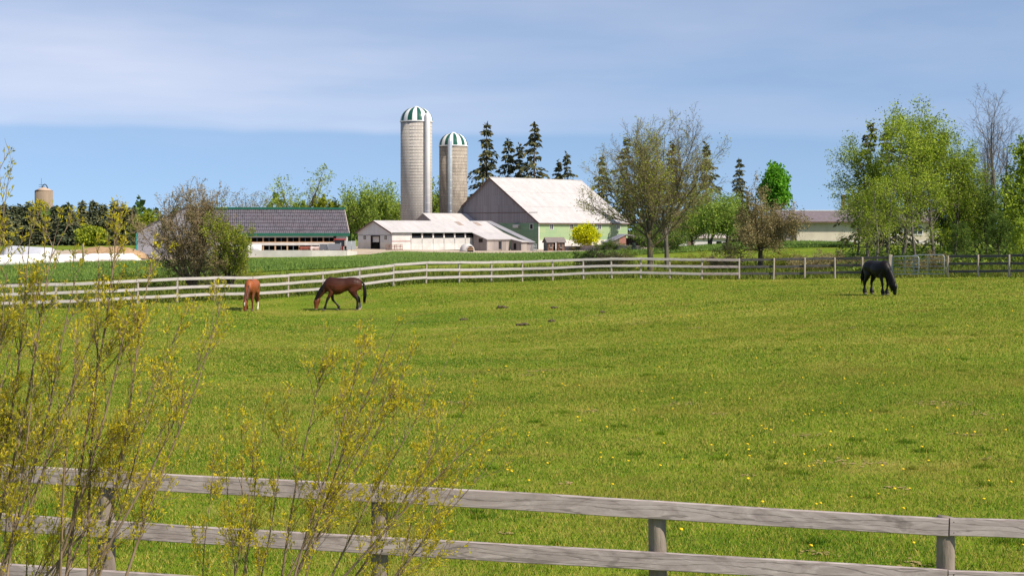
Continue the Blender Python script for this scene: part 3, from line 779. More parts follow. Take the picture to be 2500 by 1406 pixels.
t = NT('dandelion_petal'); M_DAND = t.fin(t.ramp(t.noise(t.coord('Object'), 60, 3), [(0.3, (0.72, 0.42, 0.004)), (0.7, (0.85, 0.62, 0.01))]), 0.7)
M_DSTEM = m_plain('dandelion_stem', (0.10, 0.16, 0.03), (0.16, 0.20, 0.05), 20)
def dandelion_mesh(seed):
    rr = random.Random(seed); mb = MB(); h = rr.uniform(0.06, 0.10)
    mb.tube([(0, 0, -0.02), (rr.uniform(-.01, .01), 0, h * 0.5), (0.0, 0, h)], [.004, .0035, .003], 5, 1)
    n = 11
    rings = [[(r * (1 + 0.12 * (j % 2)) * math.cos(2 * math.pi * j / n), r * (1 + 0.12 * (j % 2)) * math.sin(2 * math.pi * j / n), h + z) for j in range(n)] for r, z in [(.006, -.008), (.024, 0.0), (.021, .010), (.010, .015)]]
    mb.loft(rings, 0)
    return mb.mesh('dandelion', [M_DAND, M_DSTEM])
DM = [dandelion_mesh(k) for k in range(4)]
DPOS = [(533, 948), (540, 952), (1070, 930), (1235, 901), (1327, 916), (1337, 947), (1370, 946), (1412, 947), (1100, 967), (1147, 990), (1408, 1028), (1415, 1034), (1435, 1007), (1600, 925), (1690, 935), (1640, 977), (1707, 950), (1860, 1046), (1873, 1057),
        (1864, 1053), (1880, 1060), (1935, 1034), (1963, 1021), (2004, 1013), (2015, 1022), (2066, 1015), (2205, 1028), (2227, 1048), (2288, 1004), (2328, 1022), (2337, 1008), (1822, 1093), (1826, 1125), (1960, 1115), (1990, 1112), (2070, 1126), (2014, 1139),
        (1974, 1147), (1983, 1146), (2154, 1145), (2247, 1103), (2080, 1070), (2163, 1058), (2338, 1064), (2457, 1062), (2466, 1184), (1827, 1182), (2003, 1239), (1495, 1198), (1609, 1145), (1537, 1138), (1493, 1124), (1470, 1126), (1465, 1112), (1236, 1159), (1148, 1119),
        (1190, 1111), (1196, 1108), (1862, 1239), (2143, 1214), (1659, 1308), (1976, 1344), (2231, 1337), (2496, 1343), (600, 935), (690, 940), (735, 957), (1245, 1160), (1294, 1066), (1290, 1070), (1550, 1010), (1567, 960), (1610, 905), (1625, 890), (1760, 980), (1480, 1050), (250, 1105), (222, 1216), (230, 1217), (33, 1245), (240, 1100), (300, 1080)]
rr = random.Random(12)
for _ in range(75): DPOS.append((rr.choice([rr.uniform(1050, 2500), rr.uniform(1600, 2480), rr.uniform(0, 2500)]), 760 + 520 * rr.random() ** 1.2))
for k, (u, v) in enumerate(DPOS):
    x, d = ground_at(u, v)
    o = link('dandelion', DM[k % 4], loc=(x, d, zg1(x, d) - 0.004), rot=(rr.uniform(-.35, .1), rr.uniform(-.3, .3), rr.uniform(0, 6)))
    s = rr.uniform(0.7, 1.05) * (1.0 if d < 40 else 1.25); o.scale = (s,) * 3
    tag(o, 'small yellow dandelion flower in the paddock grass', 'dandelion', 'dandelions dotted over the paddock grass')

# ================================================================== BUILDINGS
M_WHITE_ROOF = m_plain('white_steel_roof', (0.66, 0.62, 0.61), (0.80, 0.77, 0.76), 0.5, 0.5, vec=(1, 1, 1))
def m_roof(name, c1, c2, rust, axis='x', pitch=0.3):
    t = NT(name); s = t.n.new('ShaderNodeSeparateXYZ'); t.l.new(t.coord('Object'), s.inputs[0])
    wv = t.math('SINE', t.math('MULTIPLY', s.outputs['xyz'.index(axis)], 2 * math.pi / pitch))
    n = t.noise(t.coord('Object', (1, 0.5, 0.5) if axis == 'x' else (0.5, 1, 0.5)), 0.7, 6, 0.65)
    c = t.ramp(n, [(0.3, c1), (0.65, c2)])
    sp = t.math('MULTIPLY', t.step(t.noise(t.coord('Object', (0.6, 0.5, 2.5)), 1.6, 6, 0.7), 0.57, 0.70), 0.55)
    t.bump(wv, 0.25, 0.03)
    return t.fin(t.mix(sp, c, rust), 0.55)
M_ROOF_W = m_roof('painted_roof', (0.405, 0.375, 0.368), (0.495, 0.465, 0.458), (0.22, 0.19, 0.18))
M_ROOF_G = m_roof('grey_tin_roof', (0.22, 0.21, 0.23), (0.30, 0.29, 0.31), (0.18, 0.15, 0.14))
M_GREYB = m_boards('grey_barn_boards', 'zyx', (0.215, 0.19, 0.20), (0.30, 0.265, 0.275), (0.07, 0.06, 0.06), 0.28, 5.5, stain=(0.26, 0.235, 0.235), stain_amt=0.5)
M_GREYB2 = m_boards('grey_shed_boards_x', 'zxy', (0.30, 0.255, 0.235), (0.38, 0.33, 0.31), (0.12, 0.1, 0.09), 0.3, 5.0, stain=(0.2, 0.17, 0.155), stain_amt=0.5)
M_GREYB3 = m_boards('grey_shed_boards_y', 'zyx', (0.24, 0.205, 0.195), (0.30, 0.26, 0.25), (0.10, 0.085, 0.08), 0.3, 5.0, stain=(0.17, 0.145, 0.135), stain_amt=0.5)
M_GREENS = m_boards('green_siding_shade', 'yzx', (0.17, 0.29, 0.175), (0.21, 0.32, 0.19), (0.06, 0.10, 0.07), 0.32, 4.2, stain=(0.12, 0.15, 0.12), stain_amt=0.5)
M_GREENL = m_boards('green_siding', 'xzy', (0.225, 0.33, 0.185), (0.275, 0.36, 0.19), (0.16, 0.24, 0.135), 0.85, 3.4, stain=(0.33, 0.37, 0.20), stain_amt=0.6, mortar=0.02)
M_WHITEW = m_plain('white_wall', (0.44, 0.41, 0.39), (0.60, 0.57, 0.55), 0.8, 0.7)
M_WHITES = m_boards('white_siding_y', 'zyx', (0.52, 0.52, 0.54), (0.57, 0.57, 0.59), (0.40, 0.40, 0.42), 0.3, 6, stain=(0.44, 0.44, 0.45), stain_amt=0.3)
M_TRIM = m_plain('brown_trim', (0.10, 0.06, 0.05), (0.16, 0.10, 0.085), 2, 0.7)
M_FRAME = m_plain('white_frame', (0.62, 0.6, 0.58), (0.72, 0.7, 0.68), 3, 0.6)
t = NT('window_glass'); M_GLASS = t.fin(t.ramp(t.noise(t.coord('Object'), 1.5, 2), [(0.3, (0.012, 0.014, 0.018)), (0.7, (0.04, 0.045, 0.055))]), 0.12, 0, 0.6)
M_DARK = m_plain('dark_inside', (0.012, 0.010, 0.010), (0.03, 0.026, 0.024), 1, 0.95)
M_CONC = m_plain('concrete', (0.46, 0.43, 0.40), (0.60, 0.57, 0.53), 0.6, 0.9, bump=0.1)
M_GREENT = m_plain('green_trim', (0.012, 0.085, 0.055), (0.02, 0.11, 0.07), 2, 0.45)

def window(parent, plane, a, z, w, h, at, out, mull=1, frame=M_FRAME, pane=M_GLASS, fw=0.09):
    """plane 'x': wall of constant x, a runs along y; 'y': wall of constant y, a along x. at: wall coordinate, out: outward sign"""
    f = MB()
    def bx(mb, a0, a1, z0, z1, d0, d1):
        lo, hi = sorted((at + out * d0, at + out * d1))
        if plane == 'x': mb.box(lo, hi, a0, a1, z0, z1)
        else: mb.box(a0, a1, lo, hi, z0, z1)
    bx(f, a - w / 2 - fw, a + w / 2 + fw, z + h / 2, z + h / 2 + fw, 0.002, 0.07); bx(f, a - w / 2 - fw, a + w / 2 + fw, z - h / 2 - fw, z - h / 2, 0.002, 0.08)
    bx(f, a - w / 2 - fw, a - w / 2, z - h / 2, z + h / 2, 0.002, 0.065); bx(f, a + w / 2, a + w / 2 + fw, z - h / 2, z + h / 2, 0.002, 0.065)
    for k in range(mull):
        q = a - w / 2 + w * (k + 1) / (mull + 1); bx(f, q - 0.03, q + 0.03, z - h / 2, z + h / 2, 0.012, 0.05)
    wo = f.build('window', frame, parent)
    p = MB(); bx(p, a - w / 2, a + w / 2, z - h / 2, z + h / 2, 0.003, 0.012); p.build('pane', pane, wo)
    return wo

AX = math.atan2(0.74, 0.67)           # barns stand at this angle
# ---- the big bank barn
zb = -0.35
barn = thing('barn', 'huge grey gabled bank barn with white roof and green siding', 'barn', (5.3, 310.0, zb), AX)
L, WA, WB = 28.9, 13.05, 22.4; zE, zA, zL = 5.25 - zb, 14.26 - zb, 7.55 - zb
mb = MB(); mb.prism([(0.0, 4.95 - zb), (0.0, zE), (WA, zA), (WB, zL), (WB, 4.95 - zb)], 'x', 0.0, 0.15); mb.build('gable_wall', M_GREYB, barn)
mb = MB(); mb.box(-0.06, -0.002, 0.3, WB, 7.0 - zb, 7.12 - zb); mb.build('board_joint', M_TRIM, barn)
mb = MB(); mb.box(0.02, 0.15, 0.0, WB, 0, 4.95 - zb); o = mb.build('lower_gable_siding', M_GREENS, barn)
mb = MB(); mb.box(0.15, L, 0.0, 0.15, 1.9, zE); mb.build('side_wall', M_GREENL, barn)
mb = MB(); mb.box(0.15, L, -0.04, 0.16, 0, 1.897); mb.build('foundation', M_WHITEW, barn)
mb = MB(); mb.prism([(0.0, 0), (0.0, zE), (WA, zA), (WB, zL), (WB, 0)], 'x', L - 0.15, L); mb.build('rear_gable_wall', M_GREYB, barn)
mb = MB(); mb.box(0.15, L - 0.15, WB - 0.15, WB, 0, zL); mb.build('back_wall', M_GREYB, barn)
sr = (zA - zE) / WA; sl = (zA - zL) / (WB - WA); ov = 0.45
for nm, pts in [('roof_slope', [(-0.35, -ov, zE - ov * sr + 0.05), (L + 0.35, -ov, zE - ov * sr + 0.05), (L + 0.35, WA, zA + 0.05), (-0.35, WA, zA + 0.05)]),
                ('roof_slope', [(-0.35, WB + ov, zL - ov * sl + 0.05), (L + 0.35, WB + ov, zL - ov * sl + 0.05), (L + 0.35, WA + 0.01, zA + 0.05), (-0.35, WA + 0.01, zA + 0.05)])]:
    mb = MB(); mb.slab(*[pts[0], pts[1], pts[2], pts[3]], 0.12); ro = mb.build(nm, M_ROOF_W, barn)
for yy in (4.3, 8.7):
    zz = zE + sr * yy + 0.05
    mb = MB(); mb.slab((-0.34, yy - 0.05, zz - 0.05 * sr + 0.05), (L + 0.34, yy - 0.05, zz - 0.05 * sr + 0.05), (L + 0.34, yy + 0.1, zz + 0.1 * sr + 0.03), (-0.34, yy + 0.1, zz + 0.1 * sr + 0.03), 0.04); mb.build('sheet_lap', M_ROOF_W, barn)
mb = MB(); mb.tube([(-0.35, WA, zA + 0.08), (L * 0.5, WA, zA + 0.03), (L + 0.35, WA, zA + 0.08)], 0.13, 6); mb.build('ridge_cap', M_ROOF_W, barn)
mb = MB()
mb.slab((-0.42, -ov, zE - ov * sr + 0.06), (-0.352, -ov, zE - ov * sr + 0.06), (-0.352, WA, zA + 0.06), (-0.42, WA, zA + 0.06), 0.3); mb.build('bargeboard', M_TRIM, barn)
mb = MB(); mb.slab((-0.42, WB + ov, zL - ov * sl + 0.06), (-0.352, WB + ov, zL - ov * sl + 0.06), (-0.352, WA, zA + 0.06), (-0.42, WA, zA + 0.06), 0.3); mb.build('bargeboard', M_TRIM, barn)
mb = MB(); mb.box(-0.04, 0.19, -0.03, -0.002, 0, zE - 0.2); mb.build('corner_board', M_FRAME, barn)
mb = MB(); mb.box(-0.3, L + 0.3, -ov - 0.14, -ov - 0.01, zE - ov * sr - 0.16, zE - ov * sr + 0.0); mb.build('gutter', M_TRIM, barn)
for xx in (3.9, 10.2, 19.2, 25.6): window(barn, 'y', xx, 4.55, 0.95, 0.95, 0.0, -1)
window(barn, 'x', 1.9, 4.6, 0.75, 0.95, 0.02, -1, 0, pane=M_DARK)
mb = MB(); mb.box(-0.55, -0.002, 5.0, 6.5, 4.75, 5.0); mb.hexa([(-0.55, 5.0, 4.35), (-0.5, 5.0, 4.35), (-0.5, 6.5, 4.35), (-0.55, 6.5, 4.35), (-0.55, 5.0, 4.75), (-0.5, 5.0, 4.75), (-0.5, 6.5, 4.75), (-0.55, 6.5, 4.75)]); mb.build('vent_hood', M_WHITEW, barn)

# ---- long white cow house with the wooden lean-tos
zc = -0.12
HL = 29.4; KW = 4.55; zEv, zRd = 3.18 - zc, 5.26 - zc
lh = thing('cow_house', 'long low white livestock barn with strip windows in front of the silos', 'barn', (-21.6, 280.0, zc), AX)
# local: x along the house, y = 0 is the lit long wall (facing -y), ridge at y = KW
mb = MB(); mb.prism([(0, zEv - 0.55), (0, zEv), (KW, zRd), (2 * KW, zEv), (2 * KW, zEv - 0.55)], 'x', 0.0, 0.12); mb.build('gable_wall', M_WHITES, lh)
mb = MB(); mb.box(0.02, 0.12, 0, 3.15, 1.45, zEv - 0.55); mb.build('upper_end_wall', M_WHITES, lh)
mb = MB(); mb.box(0.02, 0.12, 5.6, 2 * KW, 1.45, zEv - 0.55); mb.build('upper_end_wall', M_WHITES, lh)
mb = MB(); mb.box(0.01, 0.12, 0, 3.15, 0, 1.45); mb.build('lower_end_wall', M_CONC, lh)
mb = MB(); mb.box(0.01, 0.12, 5.6, 2 * KW, 0, 1.45); mb.build('lower_end_wall', M_CONC, lh)
mb = MB(); mb.box(-0.05, -0.002, 0, 2 * KW, zEv - 0.6, zEv - 0.5); mb.build('trim_band', m_plain('grey_trim', (0.16, 0.16, 0.18), (0.22, 0.22, 0.24), 3), lh)
dw = MB(); dw.box(-0.02, 0.14, 3.15, 3.35, 0, zEv - 0.62); dw.box(-0.02, 0.14, 5.4, 5.6, 0, zEv - 0.62); dw.box(-0.02, 0.14, 3.35, 5.4, zEv - 0.8, zEv - 0.62); door = dw.build('doorway', M_DARK, lh)
mb = MB(); mb.box(0.3, 0.4, 3.35, 5.4, 1.5, zEv - 0.8); mb.build('curtain', M_WHITES, door)
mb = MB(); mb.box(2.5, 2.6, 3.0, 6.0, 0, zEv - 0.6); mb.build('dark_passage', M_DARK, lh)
window(lh, 'x', 7.2, 2.0 + 0.35, 0.7, 0.85, 0.02, -1, 1); window(lh, 'x', 1.6, 2.0 + 0.35, 0.7, 0.85, 0.02, -1, 1)
mb = MB(); mb.box(0.12, 4.6, 0.0, 0.12, 0, zEv); mb.build('side_wall', M_WHITEW, lh)
mb = MB(); mb.box(4.6, HL, -0.02, 0.12, 0, 1.15); mb.build('side_wall_base', M_WHITEW, lh)
mb = MB(); mb.box(4.6, HL, 0.03, 0.12, 1.15, 2.2); mb.build('curtain_panel', m_plain('curtain', (0.40, 0.39, 0.37), (0.5, 0.48, 0.46), 0.8, 0.6), lh)
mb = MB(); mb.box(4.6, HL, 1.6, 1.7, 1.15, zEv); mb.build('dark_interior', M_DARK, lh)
mb = MB(); mb.box(4.6, HL, -0.03, 0.10, zEv - 0.16, zEv); mb.build('header', M_GREENT, lh)
for k in range(8):
    xx = 4.62 + k * 2.85
    mb = MB(); mb.box(xx, xx + 0.34, -0.01, 0.14, 2.2, zEv - 0.16); mb.build('window_post', M_WHITEW, lh)
for k in range(7):
    xx = 4.62 + k * 2.85
    mb = MB(); mb.box(xx + 0.12, xx + 0.2, -0.05, -0.022, 0.0, 2.2); mb.build('batten', m_plain('grey_batten', (0.28, 0.28, 0.28), (0.38, 0.38, 0.37), 3), lh)
    mb = MB(); mb.box(xx + 0.34, xx + 2.85, 0.25, 0.30, 2.45, 2.53); mb.build('feed_rail', M_GALV, lh)
mb = MB(); mb.box(-0.05, 4.6, -0.06, -0.004, 1.62, 1.72); mb.build('sill_band', m_plain('red_band', (0.26, 0.08, 0.07), (0.34, 0.12, 0.10), 3), lh)
mb = MB(); mb.box(0.12, HL, 2 * KW - 0.12, 2 * KW, 0, zEv); mb.build('back_wall', M_WHITEW, lh)
ss = (zRd - zEv) / KW
mb = MB(); mb.slab((-0.4, -0.35, zEv - 0.35 * ss + 0.06), (HL, -0.35, zEv - 0.35 * ss + 0.06), (HL, KW, zRd + 0.06), (-0.4, KW, zRd + 0.06), 0.1); mb.build('roof_slope', M_ROOF_W, lh)
mb = MB(); mb.slab((-0.4, 2 * KW + 0.35, zEv - 0.35 * ss + 0.06), (HL + 1.6, 2 * KW + 0.35, zEv - 0.35 * ss + 0.06), (HL + 1.6, KW + 0.01, zRd + 0.06), (-0.4, KW + 0.01, zRd + 0.06), 0.1); mb.build('roof_slope', M_ROOF_W, lh)
mb = MB(); mb.slab((HL + 0.004, -6.9, 1.25 - zc), (HL + 1.9, -6.9, 1.25 - zc), (HL + 1.9, KW, zRd + 0.02), (HL + 0.004, KW, zRd + 0.02), 0.1); mb.build('tin_roof_strip', M_ROOF_G, lh)
mb = MB(); mb.slab((-0.47, -0.36, zEv - 0.35 * ss + 0.07), (-0.402, -0.36, zEv - 0.35 * ss + 0.07), (-0.402, KW, zRd + 0.07), (-0.47, KW, zRd + 0.07), 0.24); mb.build('bargeboard', M_TRIM, lh)
mb = MB(); mb.slab((-0.47, 2 * KW + 0.36, zEv - 0.35 * ss + 0.07), (-0.402, 2 * KW + 0.36, zEv - 0.35 * ss + 0.07), (-0.402, KW, zRd + 0.07), (-0.47, KW, zRd + 0.07), 0.24); mb.build('bargeboard', M_TRIM, lh)
mb = MB(); mb.tube([(-0.3, -0.42, zEv - 0.12), (20.5, -0.42, zEv - 0.12)], 0.08, 6); mb.build('gutter', m_plain('gutter', (0.07, 0.09, 0.08), (0.1, 0.12, 0.11), 3), lh)
for (xa, ya) in ((20.2, 3.4), (25.2, 3.3)):
    zz = lambda y: zEv + y * ss
    mb = MB(); mb.slab((xa, ya - 0.75, zz(ya - 0.75) + 0.09), (xa + 1.3, ya - 0.75, zz(ya - 0.75) + 0.09), (xa + 1.3, ya + 0.75, zz(ya + 0.75) + 0.09), (xa, ya + 0.75, zz(ya + 0.75) + 0.09), 0.025); mb.build('skylight', m_plain('skylight', (0.25, 0.19, 0.16), (0.34, 0.27, 0.23), 2), lh)
# lean-tos: local x from 20.9, reaching out to -y
ln = thing('lean_to_shed', 'weathered wooden lean-to sheds built against the white cow house', 'shed', lh.location, AX)
def roofq(mb, x0, x1, y0, z0, y1, z1, th=0.1): mb.slab((x0, y0, z0), (x1, y0, z0), (x1, y1, z1), (x0, y1, z1), th)
z1, z2 = 1.82 - zc, 1.35 - zc
mb = MB(); roofq(mb, 20.55, HL, -4.15, z1 + 0.03, -0.352, zEv - 0.35 * ss + 0.05); mb.build('upper_roof', M_ROOF_W, ln)
mb = MB(); mb.prism([(-3.8, -0.2), (-3.8, z1 - 0.05), (-0.37, zEv - 0.32), (-0.37, -0.2)], 'x', 20.9, 21.02); mb.build('end_wall', M_GREYB3, ln)
mb = MB(); mb.box(20.86, 20.898, -2.75, -1.75, 1.35, 2.05); mb.build('window', M_DARK, ln)
for (xa, xb, mt) in ((21.0, 22.9, M_GREYB2), (22.92, 24.2, M_GREYB3), (25.05, 26.2, M_GREYB3), (26.22, 27.5, M_GREYB2)):
    mb = MB(); mb.box(xa, xb, -3.8, -3.7, -0.2, z1 - 0.25); mb.build('door_panel', mt, ln)
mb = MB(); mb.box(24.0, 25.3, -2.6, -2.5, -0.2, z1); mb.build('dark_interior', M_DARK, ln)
mb = MB(); mb.box(20.7, 27.6, -4.0, -3.82, z1 - 0.25, z1 - 0.08); mb.build('fascia', M_GREYB2, ln)
mb = MB(); roofq(mb, 27.3, HL, -6.9, z2, -4.16, z1 + 0.02); mb.build('lower_roof', M_ROOF_W, ln)
mb = MB(); mb.prism([(-6.5, -0.2), (-6.5, z2 - 0.08), (-3.85, z1 - 0.12), (-3.85, -0.2)], 'x', 27.62, 27.72); mb.build('lower_end_wall', M_GREYB3, ln)
mb = MB(); mb.box(27.58, 27.618, -5.2, -4.6, 0.0, 1.15); mb.build('low_door', M_DARK, ln)
mb = MB(); mb.box(27.72, 29.3, -6.5, -6.4, -0.2, z2 - 0.1); mb.build('pale_door', M_GREYB2, ln)
mb = MB(); mb.box(29.3, 31.2, -6.45, -6.35, -0.2, z2 - 0.15); mb.build('dark_side_wall', M_GREYB3, ln)

# ---- feed room between the silos and the barn
fr = thing('feed_room', 'small white-roofed feed room between the silos and the grey barn', 'shed', (X(1062, 312), 312.0, -0.3), AX)
mb = MB(); mb.prism([(0, 0), (0, 5.2), (3.2, 7.2), (6.4, 5.2), (6.4, 0)], 'x', 0, 13); mb.build('wall', M_GREYB3, fr)
mb = MB(); mb.slab((-0.3, -0.4, 5.03), (13.2, -0.4, 5.03), (13.2, 3.2, 7.28), (-0.3, 3.2, 7.28), 0.1); mb.build('roof_slope', M_ROOF_W, fr)
mb = MB(); mb.slab((-0.3, 6.8, 5.03), (13.2, 6.8, 5.03), (13.2, 3.21, 7.28), (-0.3, 3.21, 7.28), 0.1); mb.build('roof_slope', M_ROOF_W, fr)

# ---- silos
def m_stave(name, c1, c2, joint, stain, amt):
    t = NT(name); s = t.n.new('ShaderNodeSeparateXYZ'); t.l.new(t.coord('Object'), s.inputs[0])
    ang = t.n.new('ShaderNodeMath'); ang.operation = 'ARCTAN2'; t.l.new(s.outputs[1], ang.inputs[0]); t.l.new(s.outputs[0], ang.inputs[1])
    cb = t.n.new('ShaderNodeCombineXYZ'); t.l.new(t.math('MULTIPLY', ang.outputs[0], 3.1), cb.inputs[1]); t.l.new(s.outputs[2], cb.inputs[0])
    b = t.n.new('ShaderNodeTexBrick'); t.l.new(cb.outputs[0], b.inputs['Vector']); b.offset = 0.5
    b.inputs['Scale'].default_value = 1.0; b.inputs['Brick Width'].default_value = 0.78; b.inputs['Row Height'].default_value = 0.30; b.inputs['Mortar Size'].default_value = 0.018
    b.inputs['Color1'].default_value = (*c1, 1); b.inputs['Color2'].default_value = (*c2, 1); b.inputs['Mortar'].default_value = (*joint, 1)
    n = t.noise(t.coord('Object', (0.6, 0.6, 0.18)), 1.4, 6, 0.65)
    t.bump(b.outputs['Fac'], -0.5, 0.03)
    return t.fin(t.mix(t.math('MULTIPLY', t.step(n, 0.45, 0.68), amt), b.outputs['Color'], stain), 0.9)
M_ST1 = m_stave('pale_staves', (0.40, 0.365, 0.33), (0.47, 0.43, 0.39), (0.19, 0.17, 0.155), (0.32, 0.285, 0.26), 0.5)
M_ST2 = m_stave('brown_staves', (0.31, 0.265, 0.215), (0.39, 0.335, 0.275), (0.10, 0.083, 0.07), (0.15, 0.123, 0.10), 0.7)
M_HOOP = m_plain('steel_hoop', (0.16, 0.13, 0.115), (0.26, 0.22, 0.2), 4, 0.6, 0.3)
M_DWHITE = m_plain('dome_white', (0.70, 0.69, 0.68), (0.78, 0.77, 0.76), 1, 0.4)
M_DGREEN = m_plain('dome_green', (0.010, 0.070, 0.048), (0.018, 0.10, 0.07), 1, 0.35)
M_CHUTE1 = m_plain('white_chute', (0.56, 0.55, 0.55), (0.68, 0.67, 0.67), 0.8, 0.4, vec=(1, 1, 0.3))
M_CHUTE2 = m_plain('silver_chute', (0.45, 0.50, 0.56), (0.60, 0.65, 0.70), 0.8, 0.35, 0.5, vec=(1, 1, 0.3))
def silo(u, d, r, ztop, zdome, label, stave, chute_a, chute_m, chute_r, nh, hoop_gap, gphase):
    x = X(u, d); z0 = -0.5
    s = thing('silo', label, 'silo', (x, d, z0), 0, 'striped-dome silos')
    H = ztop - z0; D = zdome - ztop
    mb = MB(); mb.lathe([(r, 0), (r, H * 0.5), (r, H)], 48); mb.build('stave_wall', stave, s)
    hp = MB(); hp.lathe([(r + 0.005, -0.022), (r + 0.035, -0.015), (r + 0.035, 0.015), (r + 0.005, 0.022)], 48, cap=False)
    hm = hp.mesh('hoop', M_HOOP); z = H - 0.35; k = 0
    while z > H * 0.12 and k < nh:
        link('hoop', hm, s, loc=(0, 0, z)); z -= hoop_gap * (1.0 - 0.42 * k / nh); k += 1
    npan = 20
    for p in range(npan):
        a0, a1 = 2 * math.pi * (p + gphase) / npan, 2 * math.pi * (p + 1 + gphase) / npan
        V, Fs = [], []
        for i in range(7):
            q = i / 6.0 * math.pi / 2 * 0.97; rr_, zz = (r + 0.12) * math.cos(q) ** 0.85, D * math.sin(q)
            for j in range(3):
                a = a0 + (a1 - a0) * j / 2; bulge = 1 + (0.006 if j == 1 else -0.004); V.append((rr_ * bulge * math.cos(a), rr_ * bulge * math.sin(a), H + 0.03 + zz))
        for i in range(6):
            for j in range(2): Fs.append((i * 3 + j, i * 3 + j + 1, i * 3 + j + 4, i * 3 + j + 3))
        mb = MB(); mb.add(V, Fs, 0, True); mb.build('dome_panel', M_DGREEN if p % 2 else M_DWHITE, s)
    mb = MB(); mb.lathe([(r + 0.14, -0.1), (r + 0.18, 0.0), (r + 0.14, 0.1)], 48, (0, 0, H + 0.02), cap=False); mb.build('dome_rim', M_DWHITE, s)
    mb = MB(); mb.lathe([(0.55, 0), (0.5, 0.18), (0.1, 0.32)], 14, (0, 0, H + D - 0.08)); mb.build('dome_cap', M_DWHITE, s)
    cx, cy = (r + chute_r * 0.55) * math.cos(chute_a), (r + chute_r * 0.55) * math.sin(chute_a)
    mb = MB(); mb.lathe([(chute_r, 0), (chute_r, H + 0.7), (chute_r * 0.8, H + 1.3), (chute_r * 0.25, H + 1.7)], 16, (cx, cy, 0)); ch = mb.build('chute', chute_m, s)
    bm = MB().lathe([(chute_r + 0.004, -0.03), (chute_r + 0.025, 0), (chute_r + 0.004, 0.03)], 16, cap=False).mesh('chute_band', chute_m)
    for k in range(1, int(H / 1.6)): link('chute_band', bm, ch, loc=(cx, cy, k * 1.6))
    return s
silo(1016.5, 322, 3.26, 25.9, 28.9, 'taller pale concrete silo with green and white striped dome', M_ST1, math.radians(-48), M_CHUTE1, 0.58, 44, 0.72, 0.35)
silo(1106.5, 326, 2.92, 21.1, 23.8, 'shorter brown-stained silo with green and white striped dome', M_ST2, math.radians(-100), M_CHUTE2, 0.47, 34, 0.75, 0.1)

# ---- far concrete silo on the left behind the spruces
fs = thing('far_silo', 'bare tan concrete silo rising behind the spruce row', 'silo', (X(107, 620), 620, -3.0))
rs = 21.5 * 620 / F; ht = Z(466, 620) + 3.0
mb = MB(); mb.lathe([(rs, 0), (rs, ht * 0.5), (rs, ht)], 36); mb.build('wall', m_plain('tan_concrete', (0.20, 0.15, 0.105), (0.28, 0.215, 0.155), 0.5, 0.9, vec=(1, 1, 0.25)), fs)
mb = MB(); mb.lathe([(rs + 0.1, 0), (rs * 0.5, 0.9), (0.5, 1.35), (0.2, 1.4)], 36, (0, 0, ht)); mb.build('roof', m_plain('tan_cap', (0.42, 0.30, 0.22), (0.5, 0.37, 0.28), 1), fs)
mb = MB(); mb.tube([(-0.6, 0, ht + 1.2), (-0.3, 0, ht + 2.2), (0.3, 0, ht + 2.6), (1.0, 0, ht + 2.2), (1.6, 0, ht + 0.9)], 0.2, 6); mb.build('filling_pipe', M_DARK, fs)
mb = MB(); mb.tube([(-1.0, 0, ht + 1.0), (-1.0, 0, ht + 5.0)], 0.06, 5); mb.build('aerial', M_DARK, fs)
for zz in (1.6, 2.4):
    mb = MB(); mb.tube([(-2.0, 0, ht + zz), (0.4, 0, ht + zz)], 0.07, 5); mb.build('guard_rail', M_DARK, fs)

# ---- open-fronted cattle barn, left
ob = thing('cattle_barn', 'open-fronted cattle barn with dark slate-like roof and green trim', 'barn', (X(846, 265), 265.0, -0.55), math.atan2(-0.18, -0.98) + math.pi)
OL, zo, zr = 27.5, 3.05 + 0.55, 7.15 + 0.55; DP = 10.5
# local: x runs left (negative) from the right end, y into the barn
sl2 = (zr - zo) / DP
NC = 7
M_SLATE = NT('slate_strip'); t = M_SLATE
b = t.n.new('ShaderNodeTexBrick'); t.l.new(t.coord('Object', (1, 1, 1), 'yxz', rnd=9.0), b.inputs['Vector']); b.offset = 0.5
b.inputs['Scale'].default_value = 1.0; b.inputs['Brick Width'].default_value = 1.6; b.inputs['Row Height'].default_value = 0.33; b.inputs['Mortar Size'].default_value = 0.025
b.inputs['Color1'].default_value = (0.048, 0.043, 0.055, 1); b.inputs['Color2'].default_value = (0.092, 0.082, 0.10, 1); b.inputs['Mortar'].default_value = (0.27, 0.225, 0.235, 1)
M_SLATE = t.fin(t.mix(t.math('MULTIPLY', t.step(t.noise(t.coord('Object', (3, 1, 1), rnd=9.0), 1.5, 5, 0.7), 0.58, 0.72), 0.5), b.outputs['Color'], (0.30, 0.26, 0.28)), 0.6)
for k in range(NC):
    y0, y1 = -0.5 + (DP + 0.5) * k / NC, -0.5 + (DP + 0.5) * (k + 1) / NC
    zf = lambda y: zo + y * sl2
    mb = MB(); mb.slab((-OL, y0 - 0.06, zf(y0) + 0.13), (0.4, y0 - 0.06, zf(y0) + 0.13), (0.4, y1, zf(y1) + 0.05), (-OL, y1, zf(y1) + 0.05), 0.05); mb.build('roof_course', M_SLATE, ob)
mb = MB(); mb.slab((-OL, 2 * DP + 0.5, zo), (0.4, 2 * DP + 0.5, zo), (0.4, DP + 0.01, zr), (-OL, DP + 0.01, zr), 0.06); mb.build('rear_roof', M_SLATE, ob)
mb = MB(); mb.box(-OL, 0.5, DP - 0.35, DP + 0.35, zr + 0.05, zr + 0.4); mb.build('ridge_trim', M_GREENT, ob)
mb = MB(); mb.box(-OL, 0.5, -0.66, -0.58, zo - 0.5, zo + 0.02); mb.build('eave_trim', M_GREENT, ob)
